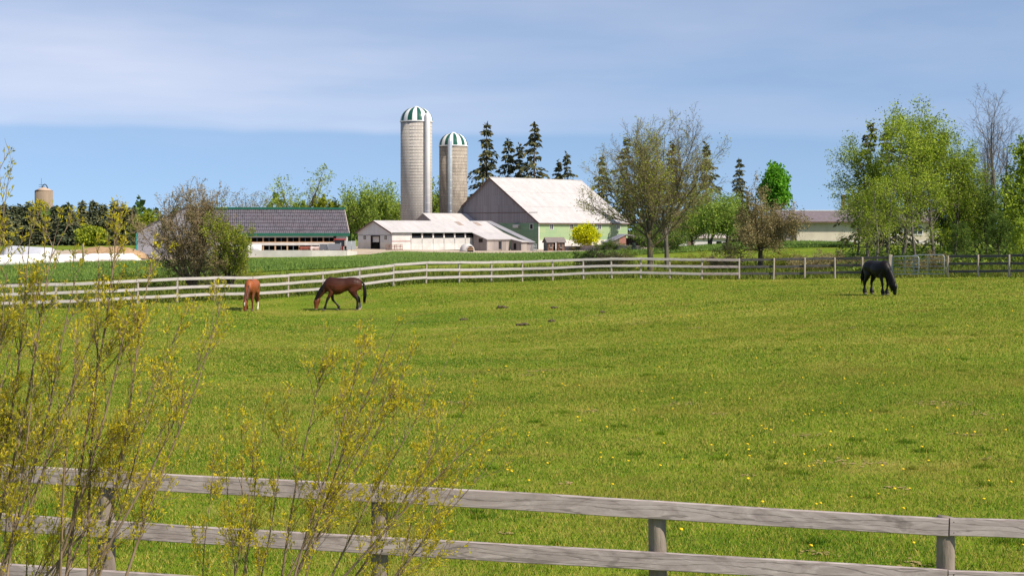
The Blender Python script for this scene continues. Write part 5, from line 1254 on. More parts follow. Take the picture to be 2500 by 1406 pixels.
def unit(v): return v / (np.linalg.norm(v) + 1e-9)
def grow(rg, out, leaves, p, d, L, r, lv, P):
    """recursive branch; P holds per-level lists"""
    k = P['segs'][lv]; pts = [p]; rad = [r]; step = L / k; q = p.copy(); v = d.copy()
    end = P['taper'][lv]
    for i in range(k):
        v = unit(v + rg.normal(0, P['wob'][lv], 3) + np.array([0, 0, P['up'][lv]]))
        q = q + v * step; pts.append(q.copy()); rad.append(r * (1 - (1 - end) * (i + 1) / k))
    out[min(lv, 3)].add(pts, rad, P['sides'][lv])
    pts_a = np.array(pts)
    if lv >= P['leaf_from']:
        m = rg.poisson(P['leafn'][lv])
        if m:
            t_ = rg.uniform(0.25, 1.0, m) * k; i0 = np.minimum(t_.astype(int), k - 1); f = (t_ - i0)[:, None]
            leaves.append(pts_a[i0] * (1 - f) + pts_a[i0 + 1] * f + rg.normal(0, P['leafspread'], (m, 3)))
    if lv + 1 < len(P['segs']):
        n = max(1, int(rg.normal(P['n'][lv], P['n'][lv] * 0.15)))
        ph = rg.uniform(0, 6.28)
        for c in range(n):
            t_ = P['start'][lv] + (1 - P['start'][lv]) * ((c + rg.uniform(0.1, 0.9)) / n)
            i0 = min(int(t_ * k), k - 1); f = t_ * k - i0
            pos = pts_a[i0] * (1 - f) + pts_a[i0 + 1] * f; tang = unit(pts_a[i0 + 1] - pts_a[i0])
            ph += 2.4 + rg.normal(0, 0.4)
            a = unit(np.cross(tang, [0.3, 0.2, 1.0] if abs(tang[2]) < 0.95 else [1, 0, 0.0])); b = np.cross(tang, a)
            side = a * math.cos(ph) + b * math.sin(ph)
            ang = math.radians(max(8, rg.normal(P['ang'][lv], P['angv'][lv])))
            nd = unit(tang * math.cos(ang) + side * math.sin(ang))
            grow(rg, out, leaves, pos, nd, L * P['ratio'][lv] * rg.uniform(0.65, 1.15) * (1 - P['fall'][lv] * (t_ - P['start'][lv])), max(rad[min(i0 + 1, k)] * P['rr'][lv], P['rmin']), lv + 1, P)

def tree_meshes(seed, P, H, Wd, leaf_size, mats, aspect=0.6, droop=0.0, yscale=1.0, flat=0.0):
    """returns trunk mesh and crown mesh scaled to height H and width Wd; mats = bark, twig, leaf"""
    rg = np.random.default_rng(seed); out = [Tubes(), Tubes(), Tubes(), Tubes()]; leaves = []
    for s in range(P.get('stems', 1)):
        d = np.array([0, 0, 1.0]); p = np.zeros(3)
        if P.get('stems', 1) > 1:
            a = 6.28 * s / P['stems'] + rg.uniform(-0.4, 0.4); sp = P.get('splay', 0.5) * rg.uniform(0.3, 1.1)
            d = unit(np.array([math.cos(a) * sp, math.sin(a) * sp, 1.0])); p = np.array([math.cos(a), math.sin(a), 0]) * 0.02
        grow(rg, out, leaves, p, d, P['len'] * (rg.uniform(0.75, 1.1) if P.get('stems', 1) > 1 else 1.0), P['r'], 0, P)
    LP = np.concatenate(leaves) if leaves else np.zeros((0, 3))
    arr = [o.arrays() for o in out]
    allv = np.concatenate([a[0] for a in arr if len(a[0])])
    top = np.percentile(allv[:, 2], 99.7); wx = np.percentile(np.abs(allv[:, 0]), 98.5); wy = np.percentile(np.abs(allv[:, 1]), 98.5)
    S = np.array([Wd / 2 / wx, Wd * yscale / 2 / wy, H / top])
    # trunks keep their girth: scale the centre lines, not the radii
    res = []
    for o in out:
        t2 = Tubes()
        for (k, n), items in o.b.items():
            for pts, rad in items: t2.add([np.asarray(q) * S for q in pts], [r * H for r in rad], n)
        res.append(t2.arrays())
    LP = LP * S
    def cat(lst):
        VV, FF, o_ = [], [], 0
        for V, Fq in lst:
            VV.append(V); FF.append(Fq + o_); o_ += len(V)
        return np.concatenate(VV), np.concatenate(FF)
    tv, tf = cat(res[:2]); tm = np_mesh('trunk', tv, tf, mats[0], smooth=True)
    cv, cf = cat(res[2:]); nb = len(cv)
    if len(LP) == 0: LP = np.zeros((1, 3)) + [0, 0, H * 0.5]
    lv_, lf, lt = leaf_arrays(LP, leaf_size, rg, aspect, droop, flat)
    V = np.concatenate([cv, lv_]); midx = np.concatenate([np.zeros(len(cf), int), np.ones(len(lf), int)])
    cm = np_mesh('crown', V, [np.concatenate([cf, lf + nb])], [mats[1], mats[2]], midx, attr=np.concatenate([np.full(nb, 0.5), lt]), smooth=np.concatenate([np.ones(len(cf), bool), np.zeros(len(lf), bool)]))
    return tm, cm

def plant(name, label, cat, u, d, meshes, rz=0.0, group=None, sc=1.0, lean=0.0, sink=0.05):
    x = X(u, d); r = thing(name, label, cat, (x, d, zg1(x, d) - sink), rz, group)
    r.scale = (sc, sc, sc); r.rotation_euler = (0, lean, rz)
    link('trunk', meshes[0], r); link('crown', meshes[1], r)
    return r

B_GREY = m_bark('grey_bark', (0.075, 0.065, 0.052), (0.17, 0.15, 0.125))
B_MAPLE = m_bark('maple_bark', (0.055, 0.045, 0.03), (0.13, 0.11, 0.075), (0.17, 0.14, 0.025))
B_DARK = m_bark('dark_bark', (0.035, 0.028, 0.022), (0.085, 0.07, 0.055))
B_TWIG = m_bark('twig', (0.13, 0.105, 0.055), (0.26, 0.215, 0.12))
B_TAN = m_bark('tan_twig', (0.17, 0.125, 0.065), (0.33, 0.25, 0.14))
B_WILL = m_bark('willow_twig', (0.12, 0.08, 0.050), (0.30, 0.215, 0.145))
L_BUD = m_leaf('maple_bud', [(0.1, (0.153, 0.177, 0.022)), (0.5, (0.292, 0.338, 0.033)), (0.9, (0.462, 0.479, 0.059))])
L_FRESH = m_leaf('fresh_leaf', [(0.1, (0.113, 0.150, 0.016)), (0.45, (0.239, 0.294, 0.026)), (0.9, (0.448, 0.478, 0.047))], 0.4)
L_POP = m_leaf('poplar_leaf', [(0.1, (0.103, 0.155, 0.018)), (0.45, (0.242, 0.336, 0.029)), (0.9, (0.503, 0.599, 0.059))], 0.4)
L_WILL = m_leaf('willow_leaf', [(0.1, (0.116, 0.180, 0.031)), (0.5, (0.240, 0.336, 0.050)), (0.9, (0.404, 0.507, 0.082))], 0.4)
L_BRIGHT = m_leaf('maple_leaf', [(0.1, (0.066, 0.196, 0.015)), (0.5, (0.141, 0.379, 0.025)), (0.9, (0.282, 0.560, 0.050))], 0.4)
L_YELLOW = m_leaf('golden_leaf', [(0.1, (0.351, 0.378, 0.007)), (0.5, (0.621, 0.634, 0.011)), (0.9, (0.837, 0.810, 0.027))], 0.4)
L_TAN = m_leaf('tan_bud', [(0.1, (0.125, 0.101, 0.043)), (0.5, (0.263, 0.217, 0.095)), (0.9, (0.463, 0.392, 0.192))], 0.3)
L_PINK = m_leaf('pale_bud', [(0.1, (0.154, 0.126, 0.060)), (0.6, (0.264, 0.221, 0.098)), (0.85, (0.363, 0.304, 0.150)), (0.97, (0.682, 0.578, 0.375))], 0.3)
L_DEEP = m_leaf('deep_leaf', [(0.1, (0.041, 0.078, 0.017)), (0.5, (0.102, 0.163, 0.028)), (0.9, (0.241, 0.311, 0.041))], 0.35)
L_NEED = m_leaf('spruce_needle', [(0.1, (0.037, 0.048, 0.026)), (0.5, (0.089, 0.098, 0.045)), (0.9, (0.224, 0.184, 0.071))], 0.15, 0.6)
L_NEEDF = m_leaf('far_spruce_needle', [(0.1, (0.051, 0.070, 0.041)), (0.5, (0.103, 0.122, 0.062)), (0.9, (0.213, 0.199, 0.090))], 0.15, 0.6)
L_BLUE = m_leaf('blue_spruce_needle', [(0.1, (0.025, 0.045, 0.035)), (0.5, (0.055, 0.085, 0.065)), (0.9, (0.11, 0.15, 0.11))], 0.15, 0.6)
L_CATK = m_leaf('willow_catkin', [(0.05, (0.334, 0.332, 0.030)), (0.4, (0.564, 0.490, 0.038)), (0.7, (0.850, 0.666, 0.038)), (0.95, (0.850, 0.850, 0.058))], 0.6)

def params(**k):
    P = dict(segs=[4, 7, 5, 4, 3], n=[8, 9, 7, 4], start=[0.45, 0.22, 0.15, 0.15], ang=[38, 34, 34, 36], angv=[14, 10, 12, 14], ratio=[1.9, 0.46, 0.45, 0.5], fall=[0.15, 0.45, 0.4, 0.3],
             wob=[0.04, 0.07, 0.10, 0.13, 0.16], up=[0.0, 0.10, 0.06, 0.05, 0.04], taper=[0.75, 0.25, 0.3, 0.35, 0.4], sides=[9, 6, 4, 3, 3], rr=[0.62, 0.55, 0.6, 0.65], r=0.020, rmin=0.00045,
             len=0.28, leaf_from=3, leafn=[0, 0, 0, 2.0, 2.0], leafspread=0.010)
    P.update(k); return P

# --- the two bare maples in the middle
P_MAPLE = params(rr=[0.42, 0.5, 0.6, 0.7], rmin=0.0010, segs=[4, 7, 5, 3, 2], n=[14, 13, 10, 5], ang=[40, 32, 32, 35], angv=[17, 9, 11, 14], up=[0.0, 0.085, 0.07, 0.06, 0.05], leafn=[0, 0, 0, 1.3, 1.0], len=0.22)
d = 106; Hm = Z(280, d) - zg1(X(1588, d), d)
plant('maple_tree', 'larger budding maple with mossy trunk behind the fence', 'tree', 1588, d, tree_meshes(11, P_MAPLE, Hm, 9.3, 0.105, [B_MAPLE, B_TWIG, L_BUD]), 0.3, 'bare maples')
d = 109; Hm = Z(290, d) - zg1(X(1630, d), d)
P_MAPLE2 = params(rr=[0.45, 0.5, 0.6, 0.7], rmin=0.0010, segs=[4, 7, 5, 3, 2], n=[14, 14, 10, 5], ang=[44, 34, 34, 36], angv=[18, 9, 12, 14], up=[0.0, 0.07, 0.06, 0.05, 0.05], leafn=[0, 0, 0, 0.3, 0.25], len=0.30, r=0.016)
plant('maple_tree', 'bare right-hand maple with pale crooked limbs, beside the mossy one', 'tree', 1628, d, tree_meshes(23, P_MAPLE2, Hm, 7.2, 0.10, [B_GREY, B_TWIG, L_BUD]), 1.2, 'bare maples')

# --- thorn bush at the left, with the greener shrub on its right
P_BUSH = params(stems=13, splay=0.75, segs=[6, 6, 3, 2], n=[9, 8, 7], start=[0.12, 0.15, 0.15], ang=[34, 38, 42], angv=[12, 14, 16], ratio=[0.5, 0.5, 0.5], fall=[0.35, 0.35, 0.3],
                wob=[0.09, 0.13, 0.17, 0.2], up=[0.02, 0.03, 0.0, -0.02], taper=[0.3, 0.3, 0.35, 0.4], sides=[6, 4, 3, 3], rr=[0.5, 0.55, 0.6], r=0.011, rmin=0.0016, len=0.85, leaf_from=2, leafn=[0, 0, 1.2, 2.2], leafspread=0.016)
d = 97; Hm = Z(447, d) - zg1(X(470, d), d)
plant('thorn_bush', 'large brown leafless thorn bush hiding the grey barn', 'bush', 472, d, tree_meshes(31, dict(P_BUSH, n=[10, 9, 7], rmin=0.0022), Hm, 5.7, 0.09, [B_WILL, B_TAN, L_PINK]), 0.5)
P_BUSHG = dict(P_BUSH); P_BUSHG.update(stems=7, splay=0.55, leafn=[0, 0, 2.4, 4.0], leafspread=0.03)
d = 95; Hm = Z(505, d) - zg1(X(550, d), d)
plant('green_shrub', 'leafy green shrub growing against the right side of the thorn bush', 'bush', 562, d, tree_meshes(37, P_BUSHG, Hm, 2.7, 0.10, [B_DARK, B_WILL, L_FRESH]), 0.0)
P_DROOP = dict(P_BUSH); P_DROOP.update(stems=9, splay=1.1, up=[-0.05, -0.06, -0.06, -0.05], leafn=[0, 0, 0.5, 0.9])
d = 95.5; Hm = Z(560, d) - zg1(X(560, d), d)
plant('bramble', 'tangle of dry drooping canes under the thorn bush', 'bush', 520, d, tree_meshes(41, P_DROOP, Hm, 4.3, 0.08, [B_TAN, B_TAN, L_TAN]), 0.4)

# --- brown twiggy apple tree
P_APPLE = params(segs=[4, 6, 5, 3, 2], n=[12, 12, 9, 4], rmin=0.0009, rr=[0.45, 0.5, 0.55, 0.6], ang=[56, 46, 46, 48], angv=[18, 14, 16, 16], up=[0.0, 0.0, -0.02, -0.05, -0.06], wob=[0.08, 0.13, 0.16, 0.2, 0.22], ratio=[1.55, 0.5, 0.48, 0.5], len=0.30, r=0.030, leafn=[0, 0, 0, 4.0, 4.2], leafspread=0.02, start=[0.45, 0.2, 0.15, 0.15])
d = 108; Hm = Z(440, d) - zg1(X(1852, d), d)
plant('apple_tree', 'round brown twiggy tree with black trunk behind the dark fence rails', 'tree', 1856, d, tree_meshes(53, P_APPLE, Hm, 4.9, 0.11, [B_DARK, B_TAN, L_TAN]), 0.2)

# --- leafy trees, right-hand group
P_POP = params(segs=[9, 5, 4, 3], n=[24, 7, 6], start=[0.20, 0.25, 0.2], ang=[42, 42, 44], angv=[14, 12, 14], ratio=[0.46, 0.5, 0.5], fall=[0.5, 0.3, 0.3], wob=[0.03, 0.08, 0.12, 0.15], up=[0.02, 0.09, 0.05, 0.02],
               taper=[0.22, 0.3, 0.35, 0.4], sides=[8, 5, 3, 3], rr=[0.42, 0.55, 0.6], r=0.014, rmin=0.0005, len=1.0, leaf_from=2, leafn=[0, 0, 5.0, 8.2], leafspread=0.024)
pop = [tree_meshes(61 + k, dict(P_POP, n=[26 + 2 * k, 8, 6], start=[[0.10, 0.18, 0.30][k], 0.25, 0.2]), 12.0, [7.4, 6.6, 5.2][k], 0.165, [B_GREY, B_TWIG, L_POP]) for k in range(3)]
POPS = [(2168, 112, 285, 0, 0.4, 'broad pale-green poplar, leftmost and fullest of the right-hand group'), (2206, 116, 243, 1, 2.0, 'tallest pale-green poplar in the middle of the right-hand group'),
        (2118, 119, 330, 1, 3.4, 'smaller poplar on the left edge of the right-hand group'), (2280, 113, 283, 2, 1.1, 'slim poplar with clear trunk right of the tallest one'), (2330, 118, 330, 2, 4.2, 'narrow poplar on the right edge of the pale-green group'),
        (2235, 110, 400, 0, 5.0, 'low young poplar in front of the tallest one'), (2140, 108, 430, 0, 2.7, 'low leafy poplar sapling spreading left above the gate'), (2380, 126, 400, 1, 0.2, 'thin poplar just left of the bare ash'), (2092, 113, 462, 0, 1.9, 'low spreading poplar in front of the cream house')]
for (u, d, vt, k, rz, lab) in POPS:
    h = Z(vt, d) - zg1(X(u, d), d); plant('poplar_tree', lab, 'tree', u, d, pop[k], rz, 'right-hand poplars', h / 12.0)
P_ASH = dict(P_POP); P_ASH.update(n=[20, 8, 6], start=[0.30, 0.2, 0.2], ang=[30, 32, 34], ratio=[0.45, 0.45, 0.45], leafn=[0, 0, 0, 0.0], up=[0.02, 0.09, 0.07, 0.05], rmin=0.0008)
ash = tree_meshes(71, P_ASH, 13.5, 4.6, 0.05, [B_GREY, B_GREY, L_BUD])
for (u, d, vt, rz, lab) in [(2428, 124, 205, 0.3, 'tall bare ash standing against the sky at the right'), (2412, 126, 275, 2.2, 'lower bare ash close to the left of the tall one'), (2452, 128, 285, 4.0, 'slender bare ash close to the right of the tall one')]:
    h = Z(vt, d) - zg1(X(u, d), d); plant('ash_tree', lab, 'tree', u, d, ash, rz, 'bare ashes', h / 13.5)
deep = [tree_meshes(81 + k, dict(P_POP, n=[26, 7, 6], start=[0.08, 0.2, 0.2], leafn=[0, 0, 4, 7.5], ang=[50, 42, 42]), 8.0, 5.0, 0.20, [B_DARK, B_DARK, [L_DEEP, L_POP][k]]) for k in range(2)]
WOODS = [(2512, 112, 330, 1, 0.3, 'dark leafy tree cut by the right picture edge'), (2478, 122, 470, 1, 1.0, 'dense green tree under the bare ashes'), (2410, 118, 455, 0, 2.0, 'dark bushy tree below the bare ashes, left of the dense one'), (2350, 124, 440, 1, 3.0, 'dark leafy tree between the poplars and the ashes'),
         (2310, 128, 470, 0, 4.0, 'shaded tree behind the slim poplar'), (2530, 125, 380, 1, 5.0, 'leafy tree just beyond the right picture edge'), (2440, 106, 520, 0, 2.6, 'low dark shrub tree behind the right fence'), (2350, 105, 545, 0, 1.3, 'low dark shrub tree behind the first right fence post'), (2500, 103, 530, 1, 0.8, 'low dark shrub tree at the right end of the fence'), (2395, 132, 470, 1, 0.1, 'shaded tree deep behind the right fence'), (2560, 110, 470, 0, 0.9, 'dark shrub tree outside the right edge')]
for (u, d, vt, k, rz, lab) in WOODS:
    h = Z(vt, d) - zg1(X(u, d), d); plant('woodland_tree', lab, 'tree', u, d, deep[k], rz, 'shaded trees at the right', h / 8.0)

# --- soft green willows and other trees round the farm
P_WILL = params(segs=[3, 6, 5, 4], n=[12, 9, 8], start=[0.3, 0.15, 0.1], ang=[40, 40, 44], angv=[18, 14, 16], ratio=[2.1, 0.5, 0.5], fall=[0.2, 0.35, 0.2], wob=[0.05, 0.09, 0.13, 0.15], up=[0.0, 0.02, -0.05, -0.16],
                taper=[0.8, 0.25, 0.3, 0.4], sides=[7, 5, 3, 3], rr=[0.55, 0.5, 0.5], r=0.022, rmin=0.0006, len=0.25, leaf_from=2, leafn=[0, 0, 6, 11], leafspread=0.03)
wl_ = [tree_meshes(91 + k, P_WILL, 13.0, 13.0, 0.55, [B_DARK, B_TWIG, L_WILL], 0.45, 0.6) for k in range(2)]
for (u, d, vt, k, rz, w, lab) in [(880, 345, 458, 0, 0.2, 0.85, 'light-green willow left of the tall silo, farther left of the two'), (945, 350, 446, 1, 1.4, 0.95, 'light-green willow touching the tall silo'), (1062, 352, 428, 0, 3.0, 0.75, 'green willow seen in the gap between the silos'),
                                  (848, 355, 478, 1, 4.1, 0.7, 'lowest willow right of the cattle barn roof'), (912, 372, 470, 1, 0.4, 0.8, 'willow half hidden between two nearer ones'), (1735, 175, 465, 1, 2.0, 0.42, 'yellow-green willow behind the right maple'), (1775, 180, 470, 0, 5.0, 0.42, 'yellow-green willow left of the brown apple tree'), (1690, 182, 500, 0, 1.0, 0.40, 'low willow behind the bare maples')]:
    h = Z(vt, d) - zg1(X(u, d), d); o = plant('willow_tree', lab, 'tree', u, d, wl_[k], rz, 'soft green willows', h / 13.0); o.scale = (w * 1.0 if d > 300 else h / 13.0, w if d > 300 else h / 13.0, h / 13.0)
P_SPARSE = params(leafn=[0, 0, 0, 1.6, 1.6], n=[9, 8, 7, 3], ang=[36, 34, 36, 38], leafspread=0.016, len=0.34)
sp_m = [tree_meshes(101 + k, P_SPARSE, 14.0, 13.0, [0.34, 0.32][k], [B_DARK, B_TWIG, [L_WILL, L_PINK][k]]) for k in range(2)]
for (u, d, vt, k, rz, lab) in [(724, 330, 405, 0, 0.4, 'open-crowned tree standing tall behind the cattle barn'), (612, 360, 459, 1, 1.5, 'faint pale budding tree behind the cattle barn'), (685, 345, 470, 0, 2.0, 'small airy tree left of the open-crowned one')]:
    h = Z(vt, d) - zg1(X(u, d), d); plant('field_tree', lab, 'tree', u, d, sp_m[k], rz, 'trees behind the cattle barn', h / 14.0)
P_ROUND = params(segs=[4, 5, 4, 3], n=[14, 9, 8], start=[0.25, 0.2, 0.1], ang=[46, 42, 44], angv=[20, 14, 16], ratio=[1.5, 0.5, 0.5], fall=[0.4, 0.3, 0.2], wob=[0.04, 0.08, 0.12, 0.15], up=[0.0, 0.05, 0.02, 0.0],
                 taper=[0.6, 0.25, 0.3, 0.4], sides=[7, 5, 3, 3], rr=[0.5, 0.5, 0.5], r=0.018, rmin=0.0006, len=0.42, leaf_from=2, leafn=[0, 0, 7, 10], leafspread=0.03)
def ell_crown(seed, H, Wd, z0, bark, leafm, ls, nleaf, power=1.0):
    rg = np.random.default_rng(seed); tb = Tubes(); br = Tubes(); zc_ = (H + z0) / 2; rz_ = (H - z0) / 2; rx = Wd / 2
    tb.add([np.array([0.02 * H * math.sin(3 * q), 0, q * H * 0.8]) for q in np.linspace(0, 1, 6)], [0.016 * H * (1 - 0.8 * q) + 0.01 for q in np.linspace(0, 1, 6)], 8)
    nc = 130; v = rg.normal(size=(nc, 3)); v /= np.linalg.norm(v, axis=1, keepdims=True); rad = rg.uniform(0.35, 1.0, nc) ** 0.5
    wob = 1 + 0.13 * np.sin(v[:, 0] * 5 + seed) * np.cos(v[:, 2] * 4 + v[:, 1] * 3)
    C = v * (rad * wob)[:, None] * np.array([rx * 0.92, rx * 0.92, rz_ * 0.94]); C[:, 2] *= 1 - 0.0; C[:, :2] *= (1 - 0.22 * np.clip(C[:, 2:3] / rz_, 0, 1) * power); C[:, 2] += zc_
    for c in C:
        st_ = np.array([0, 0, max(0.12 * H, c[2] - 0.55 * np.hypot(c[0], c[1]) - 0.1 * H)]); br.add([st_, (st_ + c) / 2 + np.array([0, 0, -0.03 * H]), c], [0.006 * H, 0.004 * H, 0.0015 * H], 4)
    per = nleaf // nc; L_ = np.repeat(C, per, 0) + rg.normal(0, 1, (nc * per, 3)) * np.array([rx, rx, rz_]) * 0.135
    tv, tf = tb.arrays(); cv, cf = br.arrays(); lv_, lf, lt = leaf_arrays(L_, ls, rg, 0.7)
    tm = np_mesh('trunk', tv, tf, bark, smooth=True); n0 = len(cv)
    cm = np_mesh('crown', np.concatenate([cv, lv_]), [np.concatenate([cf, lf + n0])], [bark, leafm], np.concatenate([np.zeros(len(cf), int), np.ones(len(lf), int)]), attr=np.concatenate([np.full(n0, 0.5), lt]))
    return tm, cm
def oval_tree(name, label, cat, u, d, vt, wpx, z0, leafm, ls, seed, nleaf=6500, bark=B_DARK, power=1.0):
    h = Z(vt, d) - zg1(X(u, d), d)
    return plant(name, label, cat, u, d, ell_crown(seed, h, wpx * d / F, z0 * h, bark, leafm, ls, nleaf, power), seed)
def round_tree(name, label, cat, u, d, vt, wpx, leafm, ls, seed, rz=0.0, bark=B_DARK, group=None, P=P_ROUND):
    h = Z(vt, d) - zg1(X(u, d), d)
    return plant(name, label, cat, u, d, tree_meshes(seed, P, h, wpx * d / F, ls, [bark, bark, leafm]), rz, group)
oval_tree('golden_tree', 'small bright yellow-green tree in front of the green barn wall', 'tree', 1430, 279, 544, 74, 0.16, L_YELLOW, 0.34, 111, 4500)
oval_tree('maple_tree', 'vivid green oval maple rising above the brown apple tree', 'tree', 1892, 205, 399, 76, 0.42, L_BRIGHT, 0.42, 113, 6500)
oval_tree('round_bush', 'round fresh-green bush in front of the spruce row', 'bush', 222, 430, 551, 76, 0.02, L_FRESH, 0.75, 117, 4500, power=0.4)
round_tree('round_bush', 'green bush peeping over the cattle barn ridge', 'bush', 790, 330, 484, 70, L_FRESH, 0.55, 119)
round_tree('round_bush', 'low green bush below the open-crowned tree', 'bush', 735, 338, 492, 60, L_WILL, 0.5, 121)
round_tree('round_bush', 'green treetop left of the grey gabled barn', 'bush', 355, 420, 520, 60, L_FRESH, 0.6, 123)
round_tree('shade_tree', 'dark-trunked leafy tree in front of the white garage', 'tree', 1690, 208, 520, 110, L_POP, 0.30, 127, P=dict(P_ROUND, start=[0.6, 0.2, 0.1], len=0.6, ratio=[0.9, 0.5, 0.5]))
round_tree('shade_tree', 'leafy tree with brown trunk right of the garage door', 'tree', 1729, 206, 500, 90, L_WILL, 0.30, 129, P=dict(P_ROUND, start=[0.6, 0.2, 0.1], len=0.65, ratio=[0.8, 0.5, 0.5]))

# --- shrubs behind the far fence
P_SHRUB = dict(P_BUSH); P_SHRUB.update(stems=9, splay=1.0, leafn=[0, 0, 1.8, 3.2], leafspread=0.03, len=0.8, n=[7, 6, 5])
shr = [tree_meshes(131 + k, P_SHRUB, 1.6, 3.2, 0.09, [B_WILL, B_TAN if k == 0 else B_WILL, [L_TAN, L_DEEP, L_BUD][k]]) for k in range(3)]
for (u, d, h, k, rz, lab) in [(1440, 114, 1.5, 1, 0.1, 'dark green shrub behind the pale fence, left of the mossy maple'), (1475, 112, 1.6, 0, 1.0, 'brown bramble mound behind the pale fence'), (1520, 116, 1.5, 1, 2.2, 'green bramble mound just left of the mossy maple'), (1660, 112, 1.1, 2, 0.4, 'yellowish shrub at the foot of the right maple'),
                              (1700, 114, 1.2, 2, 1.4, 'yellowish shrub between the maples and the apple tree'), (1760, 112, 1.2, 0, 3.3, 'brown shrub left of the apple tree trunk'), (1905, 112, 1.4, 2, 0.7, 'yellowish shrub right of the apple tree trunk'), (1975, 106, 1.5, 0, 2.9, 'bare brown shrub behind the dark rails'), (2060, 108, 1.3, 0, 5.1, 'bare brown shrub left of the black horse'),
                              (330, 96, 1.4, 2, 0.3, 'yellowish shrub at the left foot of the thorn bush'), (285, 98, 1.2, 1, 1.3, 'dark shrub farthest left behind the fence'), (395, 95, 1.3, 1, 2.3, 'dark green shrub under the thorn bush'), (2265, 101, 1.4, 0, 1.7, 'brown shrub seen through the metal gates'), (2200, 103, 1.3, 1, 0.5, 'dark shrub behind the narrow metal gate'), (615, 104, 1.0, 2, 2.7, 'small yellowish shrub right of the thorn bush'), (1120, 103, 0.8, 2, 3.7, 'low shrub behind the pale fence below the cow house')]:
    plant('hedge_shrub', lab, 'shrub', u, d, shr[k], rz, 'shrubs behind the far fence', h / 1.6)
for (u, d, h, k, rz, lab) in [(1490, 262, 2.0, 1, 0, 'dark shrub at the stone wall end'), (1470, 268, 1.4, 1, 1, 'little garden shrub before the stone wall'), (1400, 279, 1.1, 0, 1, 'brown garden plant left of the golden tree foot'), (1630, 150, 2.6, 1, 2, 'dark undergrowth shrub behind the maple trunks'), (1610, 200, 4.0, 1, 0.4, 'tall dark shrub in front of the implement shed')]:
    plant('garden_shrub', lab, 'shrub', u, d, shr[k], rz, 'garden shrubs by the barn', h / 1.6)

# --- spruces
def spruce_meshes(seed, H, Wd, whorls, per, sprays, size, mats, gap=0.0, droop=0.45, dens=1.0, irregular=0.35, bare=0.06, power=0.78):
    rg = np.random.default_rng(seed); tb = Tubes(); br = Tubes(); LP = []; LS = []; DR = []
    lean = rg.normal(0, 0.008, 2)
    tp = [np.array([lean[0] * q * H, lean[1] * q * H, q * H]) for q in np.linspace(0, 1, 9)]
    tb.add(tp, [0.016 * H * (1 - 0.95 * q) + 0.01 for q in np.linspace(0, 1, 9)], 7)
    for w in range(whorls):
        t_ = bare + (1 - bare) * (w + rg.uniform(0.1, 0.9)) / whorls; z = t_ * H
        env = Wd / 2 * (1 - t_) ** power * (1 - 0.25 * max(0, 0.18 - t_) / 0.18)
        for k in range(per):
            if rg.uniform() < gap: continue
            a = rg.uniform(0, 6.28); L_ = max(0.25, env * rg.uniform(1 - irregular * 1.6, 1 + irregular))
            out_ = np.array([math.cos(a), math.sin(a), 0.0]); p0 = np.array([lean[0] * z, lean[1] * z, z])
            dr = droop * rg.uniform(0.6, 1.4)
            pts = [p0 + out_ * L_ * s + np.array([0, 0, L_ * (0.12 * s - dr * s * s + 0.28 * dr * s ** 4)]) for s in (0, 0.33, 0.66, 1.0)]
            br.add(pts, [0.02 + 0.012 * L_, 0.015 + 0.008 * L_, 0.012, 0.006], 3)
            n = max(3, int(sprays * dens * (0.35 + L_ / (Wd / 2))))
            s = rg.uniform(0.12, 1.0, n); i0 = np.minimum((s * 3).astype(int), 2); f = (s * 3 - i0)[:, None]; pa = np.array(pts)
            q = pa[i0] * (1 - f) + pa[i0 + 1] * f
            side = np.array([-math.sin(a), math.cos(a), 0]); off_ = rg.normal(0, 1, n) * (0.16 * L_ * (0.4 + (1 - np.abs(s - 0.5) * 1.2)))
            q = q + side[None] * off_[:, None] + np.array([0, 0, 1])[None] * (-np.abs(rg.normal(0, 0.10 + 0.04 * L_, n)))[:, None]
            LP.append(q); d_ = out_[None] * rg.uniform(0.3, 1.0, n)[:, None] + side[None] * (np.sign(off_) * rg.uniform(0, 0.8, n))[:, None] + np.array([0, 0, -1])[None] * rg.uniform(0.15, 0.95, n)[:, None]
            DR.append(d_)
    q = tp[-1] - np.array([0, 0, 1.0])[None] * rg.uniform(0, 0.10 * H, 14)[:, None]; LP.append(q); DR.append(rg.normal(0, 1, (14, 3)) * [0.6, 0.6, 0.2] + [0, 0, 0.5])
    P_ = np.concatenate(LP); D_ = np.concatenate(DR); D_ /= np.linalg.norm(D_, axis=1, keepdims=True)
    n = len(P_); b = np.cross(D_, rg.normal(size=(n, 3))); b /= np.linalg.norm(b, axis=1, keepdims=True)
    s = (size * rg.uniform(0.6, 1.35, n))[:, None]
    V = np.stack([P_, P_ + D_ * s * 0.45 + b * s * 0.24, P_ + D_ * s, P_ + D_ * s * 0.45 - b * s * 0.24], 1).reshape(-1, 3)
    tv, tf = tb.arrays(); bv, bf = br.arrays()
    tm = np_mesh('trunk', tv, tf, mats[0], smooth=True)
    cm = np_mesh('crown', np.concatenate([bv, V]), [np.concatenate([bf, np.arange(4 * n).reshape(-1, 4) + len(bv)])], [mats[0], mats[1]], np.concatenate([np.zeros(len(bf), int), np.ones(n, int)]), attr=np.concatenate([np.full(len(bv), 0.5), np.repeat(rg.uniform(0, 1, n), 4)]))
    return tm, cm
tall = [spruce_meshes(200 + k, 26.0, 13.0, 30, 7, 22, 0.95, [B_DARK, L_NEED], 0.36, 0.55, 1.0, 0.62, 0.06, 0.85) for k in range(4)]
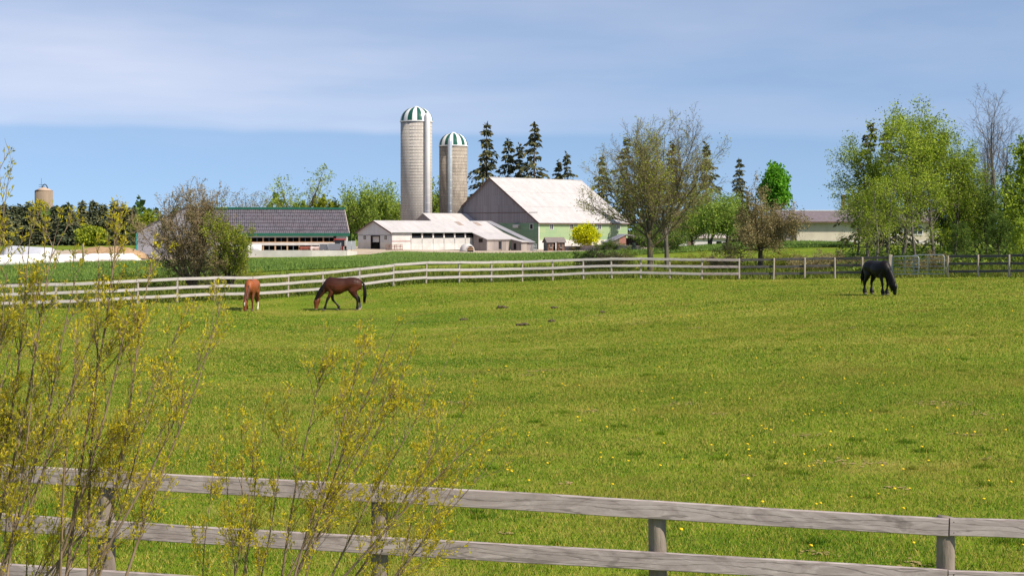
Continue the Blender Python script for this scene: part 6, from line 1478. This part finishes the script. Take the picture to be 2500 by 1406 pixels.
for i, (u, d, vt, k, rz, lab) in enumerate([(1187, 345, 301, 0, 0.3, 'leftmost tall spruce behind the barn ridge'), (1238, 352, 338, 1, 1.0, 'shorter spruce second from left behind the barn'), (1268, 350, 352, 2, 2.0, 'narrow spruce third from left behind the barn'), (1305, 346, 299, 3, 0.1, 'tallest pointed spruce behind the middle of the barn'),
        (1366, 380, 391, 1, 3.0, 'left of the two small spruces above the barn ridge'), (1387, 378, 374, 2, 4.0, 'right of the two small spruces above the barn ridge'), (1470, 348, 382, 0, 5.0, 'spruce left of the mossy maple crown'), (1530, 350, 338, 3, 1.7, 'tall spruce behind the mossy maple'), (1643, 320, 345, 1, 2.4, 'tall spruce behind the right maple'),
        (1728, 280, 350, 2, 3.3, 'thin-topped spruce right of the maples'), (1806, 262, 387, 0, 2.9, 'ragged spruce left of the vivid green maple'), (2126, 150, 300, 3, 0.8, 'dark spruce top behind the leftmost poplar'), (2168, 148, 300, 1, 2.2, 'dark spruce behind the tallest poplar'), (2300, 146, 315, 2, 1.2, 'reddish-tipped spruce behind the slim poplar'), (1590, 340, 410, 2, 0.9, 'lower spruce between the two maple crowns'), (1695, 292, 440, 0, 4.4, 'low spruce behind the right maple limbs')]):
    h = Z(vt, d) - zg1(X(u, d), d); o = plant('spruce_tree', lab, 'tree', u, d, tall[k], rz, 'tall spruces', h / 26.0)
farm = [spruce_meshes(220 + k, 17.0, 8.0, 24, 10, 16, 1.3, [B_DARK, L_NEEDF], 0.05, 0.35, 1.0, 0.30, 0.02, 1.05) for k in range(4)]
FU = [(8, 498), (30, 502), (50, 503), (70, 497), (88, 505), (112, 540), (134, 506), (154, 502), (168, 498), (200, 493), (228, 491), (252, 499), (277, 495), (299, 503), (312, 508), (325, 508), (150, 530), (92, 545), (340, 530)]
ORD = ['leftmost', 'second', 'third', 'fourth', 'fifth', 'sixth', 'seventh', 'eighth', 'ninth', 'tenth', 'eleventh', 'twelfth', 'thirteenth', 'fourteenth', 'fifteenth', 'sixteenth', 'seventeenth', 'eighteenth', 'last']
for i, (u, vt) in enumerate(sorted(FU)):
    d = 470 + (i * 37 % 5) * 9; h = Z(vt, d) - zg1(X(u, d), d)
    lab = ('%s spruce counted from the left in the dark far row' % ORD[i]) if i else 'leftmost spruce of the dark row below the tan silo'
    o = plant('row_spruce', lab, 'tree', u, d, farm[i % 4], i * 1.3, 'far spruce row', h / 17.0); o.scale = (1.15, 1.15, h / 17.0)
for i, u in enumerate((-150, -105, -60, -20)):
    d = 480; plant('row_spruce', ['outermost', 'second outermost', 'third outermost', 'innermost'][i] + ' spruce of the dark row beyond the left picture edge', 'tree', u, d, farm[i % 4], i * 0.7, 'far spruce row', 1.0)
blue = spruce_meshes(240, 2.6, 1.9, 16, 9, 9, 0.26, [B_DARK, L_BLUE], 0.0, 0.2, 1.0, 0.2, 0.02)
for (u, d, vt, w, lab) in [(1733, 205, 583, 1.0, 'small blue spruce in front of the white garage'), (1652, 200, 597, 1.2, 'broad low blue spruce right of the right maple trunk'), (1548, 240, 592, 1.2, 'low dark blue spruce left of the mossy maple trunk'), (1640, 202, 605, 1.0, 'lowest blue spruce beside the right maple trunk')]:
    h = Z(vt, d) - zg1(X(u, d), d); o = plant('blue_spruce', lab, 'tree', u, d, blue, u, 'young blue spruces', h / 2.6); o.scale = (w * h / 2.6 * 1.1, w * h / 2.6 * 1.1, h / 2.6)

# --- a far wood closes the view behind the farm
u_ = np.random.default_rng(5); n = 14000
uu = u_.uniform(-900, 3400, n); hh = u_.uniform(0, 1, n) ** 0.8; dd_ = u_.uniform(540, 600, n)
ht_ = 9 + 4 * np.sin(uu * 0.021) + 3 * np.sin(uu * 0.057 + 1) + 2 * np.sin(uu * 0.13 + 2)
x = (uu - 1250) * dd_ / F; Pw = np.stack([x, dd_, zg(x, dd_) + hh * ht_], -1)
V, Fa, T = leaf_arrays(Pw, 2.4, u_, 0.8)
tag(link('far_wood', np_mesh('far_wood', V, Fa, L_DEEP, attr=T)), 'far-off dark green wood closing the view behind the farm', 'wood', kind='stuff')
# dark ground cover inside the right-hand trees
n = 9000; uu = u_.uniform(2040, 2700, n); dd_ = u_.uniform(100, 135, n); x = (uu - 1250) * dd_ / F
Pw = np.stack([x, dd_, zg(x, dd_) + u_.uniform(0, 1, n) ** 1.5 * (0.5 + 1.3 * u_.uniform(0, 1, n) * np.clip((uu - 2250) / 150, 0.1, 1))], -1)
V, Fa, T = leaf_arrays(Pw, 0.26, u_, 0.6)
tag(link('undergrowth', np_mesh('undergrowth', V, Fa, L_DEEP, attr=T)), 'dark leafy undergrowth beneath the right-hand trees', 'undergrowth', kind='stuff')

# --- willows in the foreground
def willow(label, u0, d0, stems, seed, leaf_k=1.0):
    """stems: (column, row) where each main stem ends"""
    rg = np.random.default_rng(seed); st = Tubes(); tw = Tubes(); LP = []; LD = []
    bx_ = X(u0, d0); bz = zg1(bx_, d0); base = np.array([bx_, d0, bz])
    def twig(p, v, L_, r, lv):
        k = 5 if lv < 2 else 4; pts = [p]; q = p.copy(); vv = v.copy()
        for i in range(k):
            vv = unit(vv + rg.normal(0, 0.07 if lv < 2 else 0.10, 3) + np.array([0.02, 0, 0.08])); q = q + vv * L_ / k; pts.append(q.copy())
        tw.add(pts, [max(0.0011, r * (1 - 0.75 * i / k)) for i in range(k + 1)], 3)
        pa = np.array(pts)
        dens = [15, 52, 80][lv] * leaf_k
        m = rg.poisson(dens * L_)
        if m:
            cl = rg.uniform(0.2 if lv else 0.5, 1.0, max(1, m // 4)); t_ = np.clip(np.repeat(cl, 4)[:m] + rg.normal(0, 0.012, len(np.repeat(cl, 4)[:m])), 0, 1) * k
            i0 = np.clip(t_.astype(int), 0, k - 1); f = (t_ - i0)[:, None]
            q_ = pa[i0] * (1 - f) + pa[i0 + 1] * f; LP.append(q_ + rg.normal(0, 0.008, q_.shape)); tang = pa[i0 + 1] - pa[i0]; tang /= np.linalg.norm(tang, axis=1, keepdims=True)
            LD.append(tang + rg.normal(0, 0.55, q_.shape))
        if lv < 2:
            n = int(rg.normal([6.5, 5.0][lv], 1))
            for c in range(max(n, 1)):
                s = rg.uniform(0.15, 0.95); i0 = min(int(s * k), k - 1); pos = pa[i0] + (pa[i0 + 1] - pa[i0]) * (s * k - i0); tg = unit(pa[i0 + 1] - pa[i0])
                sd_ = unit(np.cross(tg, rg.normal(size=3))); ang = math.radians(rg.uniform(18, 42))
                twig(pos, unit(tg * math.cos(ang) + sd_ * math.sin(ang)), L_ * rg.uniform(0.35, 0.6) * (1.15 - 0.5 * s), r * 0.55, lv + 1)
    for (ut, vt) in stems:
        dt = d0 + rg.uniform(-0.45, 0.45); tip = np.array([X(ut, dt), dt, Z(vt, dt)])
        p0 = base + np.array([rg.uniform(-0.30, 0.30), rg.uniform(-0.3, 0.3), -0.1]); L_ = np.linalg.norm(tip - p0); N = 12
        ctrl = (p0 + tip) / 2 + np.array([(tip[0] - p0[0]) * 0.10, rg.uniform(-0.1, 0.1), 0.10 * L_ * rg.uniform(0.2, 1)])
        ph = rg.uniform(0, 6.28, 2); pts = []
        for i in range(N + 1):
            s = i / N; q = p0 * (1 - s) ** 2 + ctrl * 2 * s * (1 - s) + tip * s * s
            q = q + np.array([0.022 * math.sin(7 * s + ph[0]), 0.02 * math.sin(6 * s + ph[1]), 0]) * L_ * 0.35 * math.sin(math.pi * s); pts.append(q)
        r0 = 0.0050 * L_ * rg.uniform(0.8, 1.15)
        st.add(pts, [max(0.0018, r0 * (1 - 0.86 * (i / N) ** 0.9)) for i in range(N + 1)], 7)
        pa = np.array(pts)
        for c in range(int(5.4 * L_)):
            s = rg.uniform(0.30, 0.98); i0 = min(int(s * N), N - 1); pos = pa[i0] + (pa[i0 + 1] - pa[i0]) * (s * N - i0); tg = unit(pa[i0 + 1] - pa[i0])
            sd_ = unit(np.cross(tg, rg.normal(size=3))); ang = math.radians(rg.uniform(14, 36))
            twig(pos, unit(tg * math.cos(ang) + sd_ * math.sin(ang)), rg.uniform(0.30, 0.62) * (1.25 - 0.7 * s) * min(1.0, L_ / 3), r0 * 0.22, rg.choice([0, 1, 1]))
        twig(pa[-1], unit(pa[-1] - pa[-2]), 0.2, 0.0022, 1)
    r = thing('willow_shrub', label, 'shrub', base, 0, 'foreground willow shrubs')
    v, f = st.arrays(); link('stems', np_mesh('stems', v - base, f, B_WILL, smooth=True), r)
    tag(r.children[0], kind='stuff')
    v, f = tw.arrays(); o = link('twigs', np_mesh('twigs', v - base, f, B_WILL, smooth=True), r); tag(o, kind='stuff')
    P_ = np.concatenate(LP) - base; D_ = np.concatenate(LD); D_ /= np.linalg.norm(D_, axis=1, keepdims=True); n = len(P_)
    b = np.cross(D_, rg.normal(size=(n, 3))); b /= np.linalg.norm(b, axis=1, keepdims=True); s = (0.027 * rg.uniform(0.5, 1.4, n))[:, None]
    V = np.stack([P_, P_ + D_ * s * 0.5 + b * s * 0.17, P_ + D_ * s, P_ + D_ * s * 0.5 - b * s * 0.17], 1).reshape(-1, 3)
    o = link('leaves', np_mesh('leaves', V, np.arange(4 * n).reshape(-1, 4), L_CATK, attr=np.repeat(np.clip(rg.normal(0.5, 0.28, n), 0, 1), 4)), r); tag(o, kind='stuff')
    return n
NL = 0
NL += willow('tallest yellow willow shrub at the left picture edge', -70, 11.2, [(18, 455), (-25, 390), (75, 560), (135, 575), (20, 640), (185, 680), (95, 690), (235, 800), (40, 800)], 301)
NL += willow('yellow willow shrub with forked stem in front of the left fence post', 140, 11.6, [(240, 640), (285, 570), (330, 700), (370, 640), (440, 790), (540, 745), (510, 850), (190, 780), (400, 900)], 302)
NL += willow('low spreading willow shrub in front of the middle fence post', 640, 11.9, [(790, 860), (885, 845), (835, 925), (960, 815), (1000, 880), (1090, 885), (700, 1000), (1200, 1040), (1140, 990), (950, 960), (1215, 1110)], 303, 1.1)
NL += willow('small dense willow clump between the forked and the low spreading shrub', 515, 12.1, [(550, 1050), (590, 1040), (520, 1130), (620, 1100), (645, 1010)], 304, 1.3)
NL += willow('leaning willow stems at the bottom left corner', -60, 12.2, [(190, 1130), (300, 1050), (430, 1000), (90, 1080), (20, 1060), (240, 1170)], 305, 1.0)
NL += willow('small willow clump at the foot of the middle fence post', 860, 12.2, [(1000, 1130), (1090, 1150), (1150, 1110), (960, 1090), (1060, 1060)], 306, 1.2)
print('willow leaves', NL, 'script', round(time.time() - T0, 1), 's')
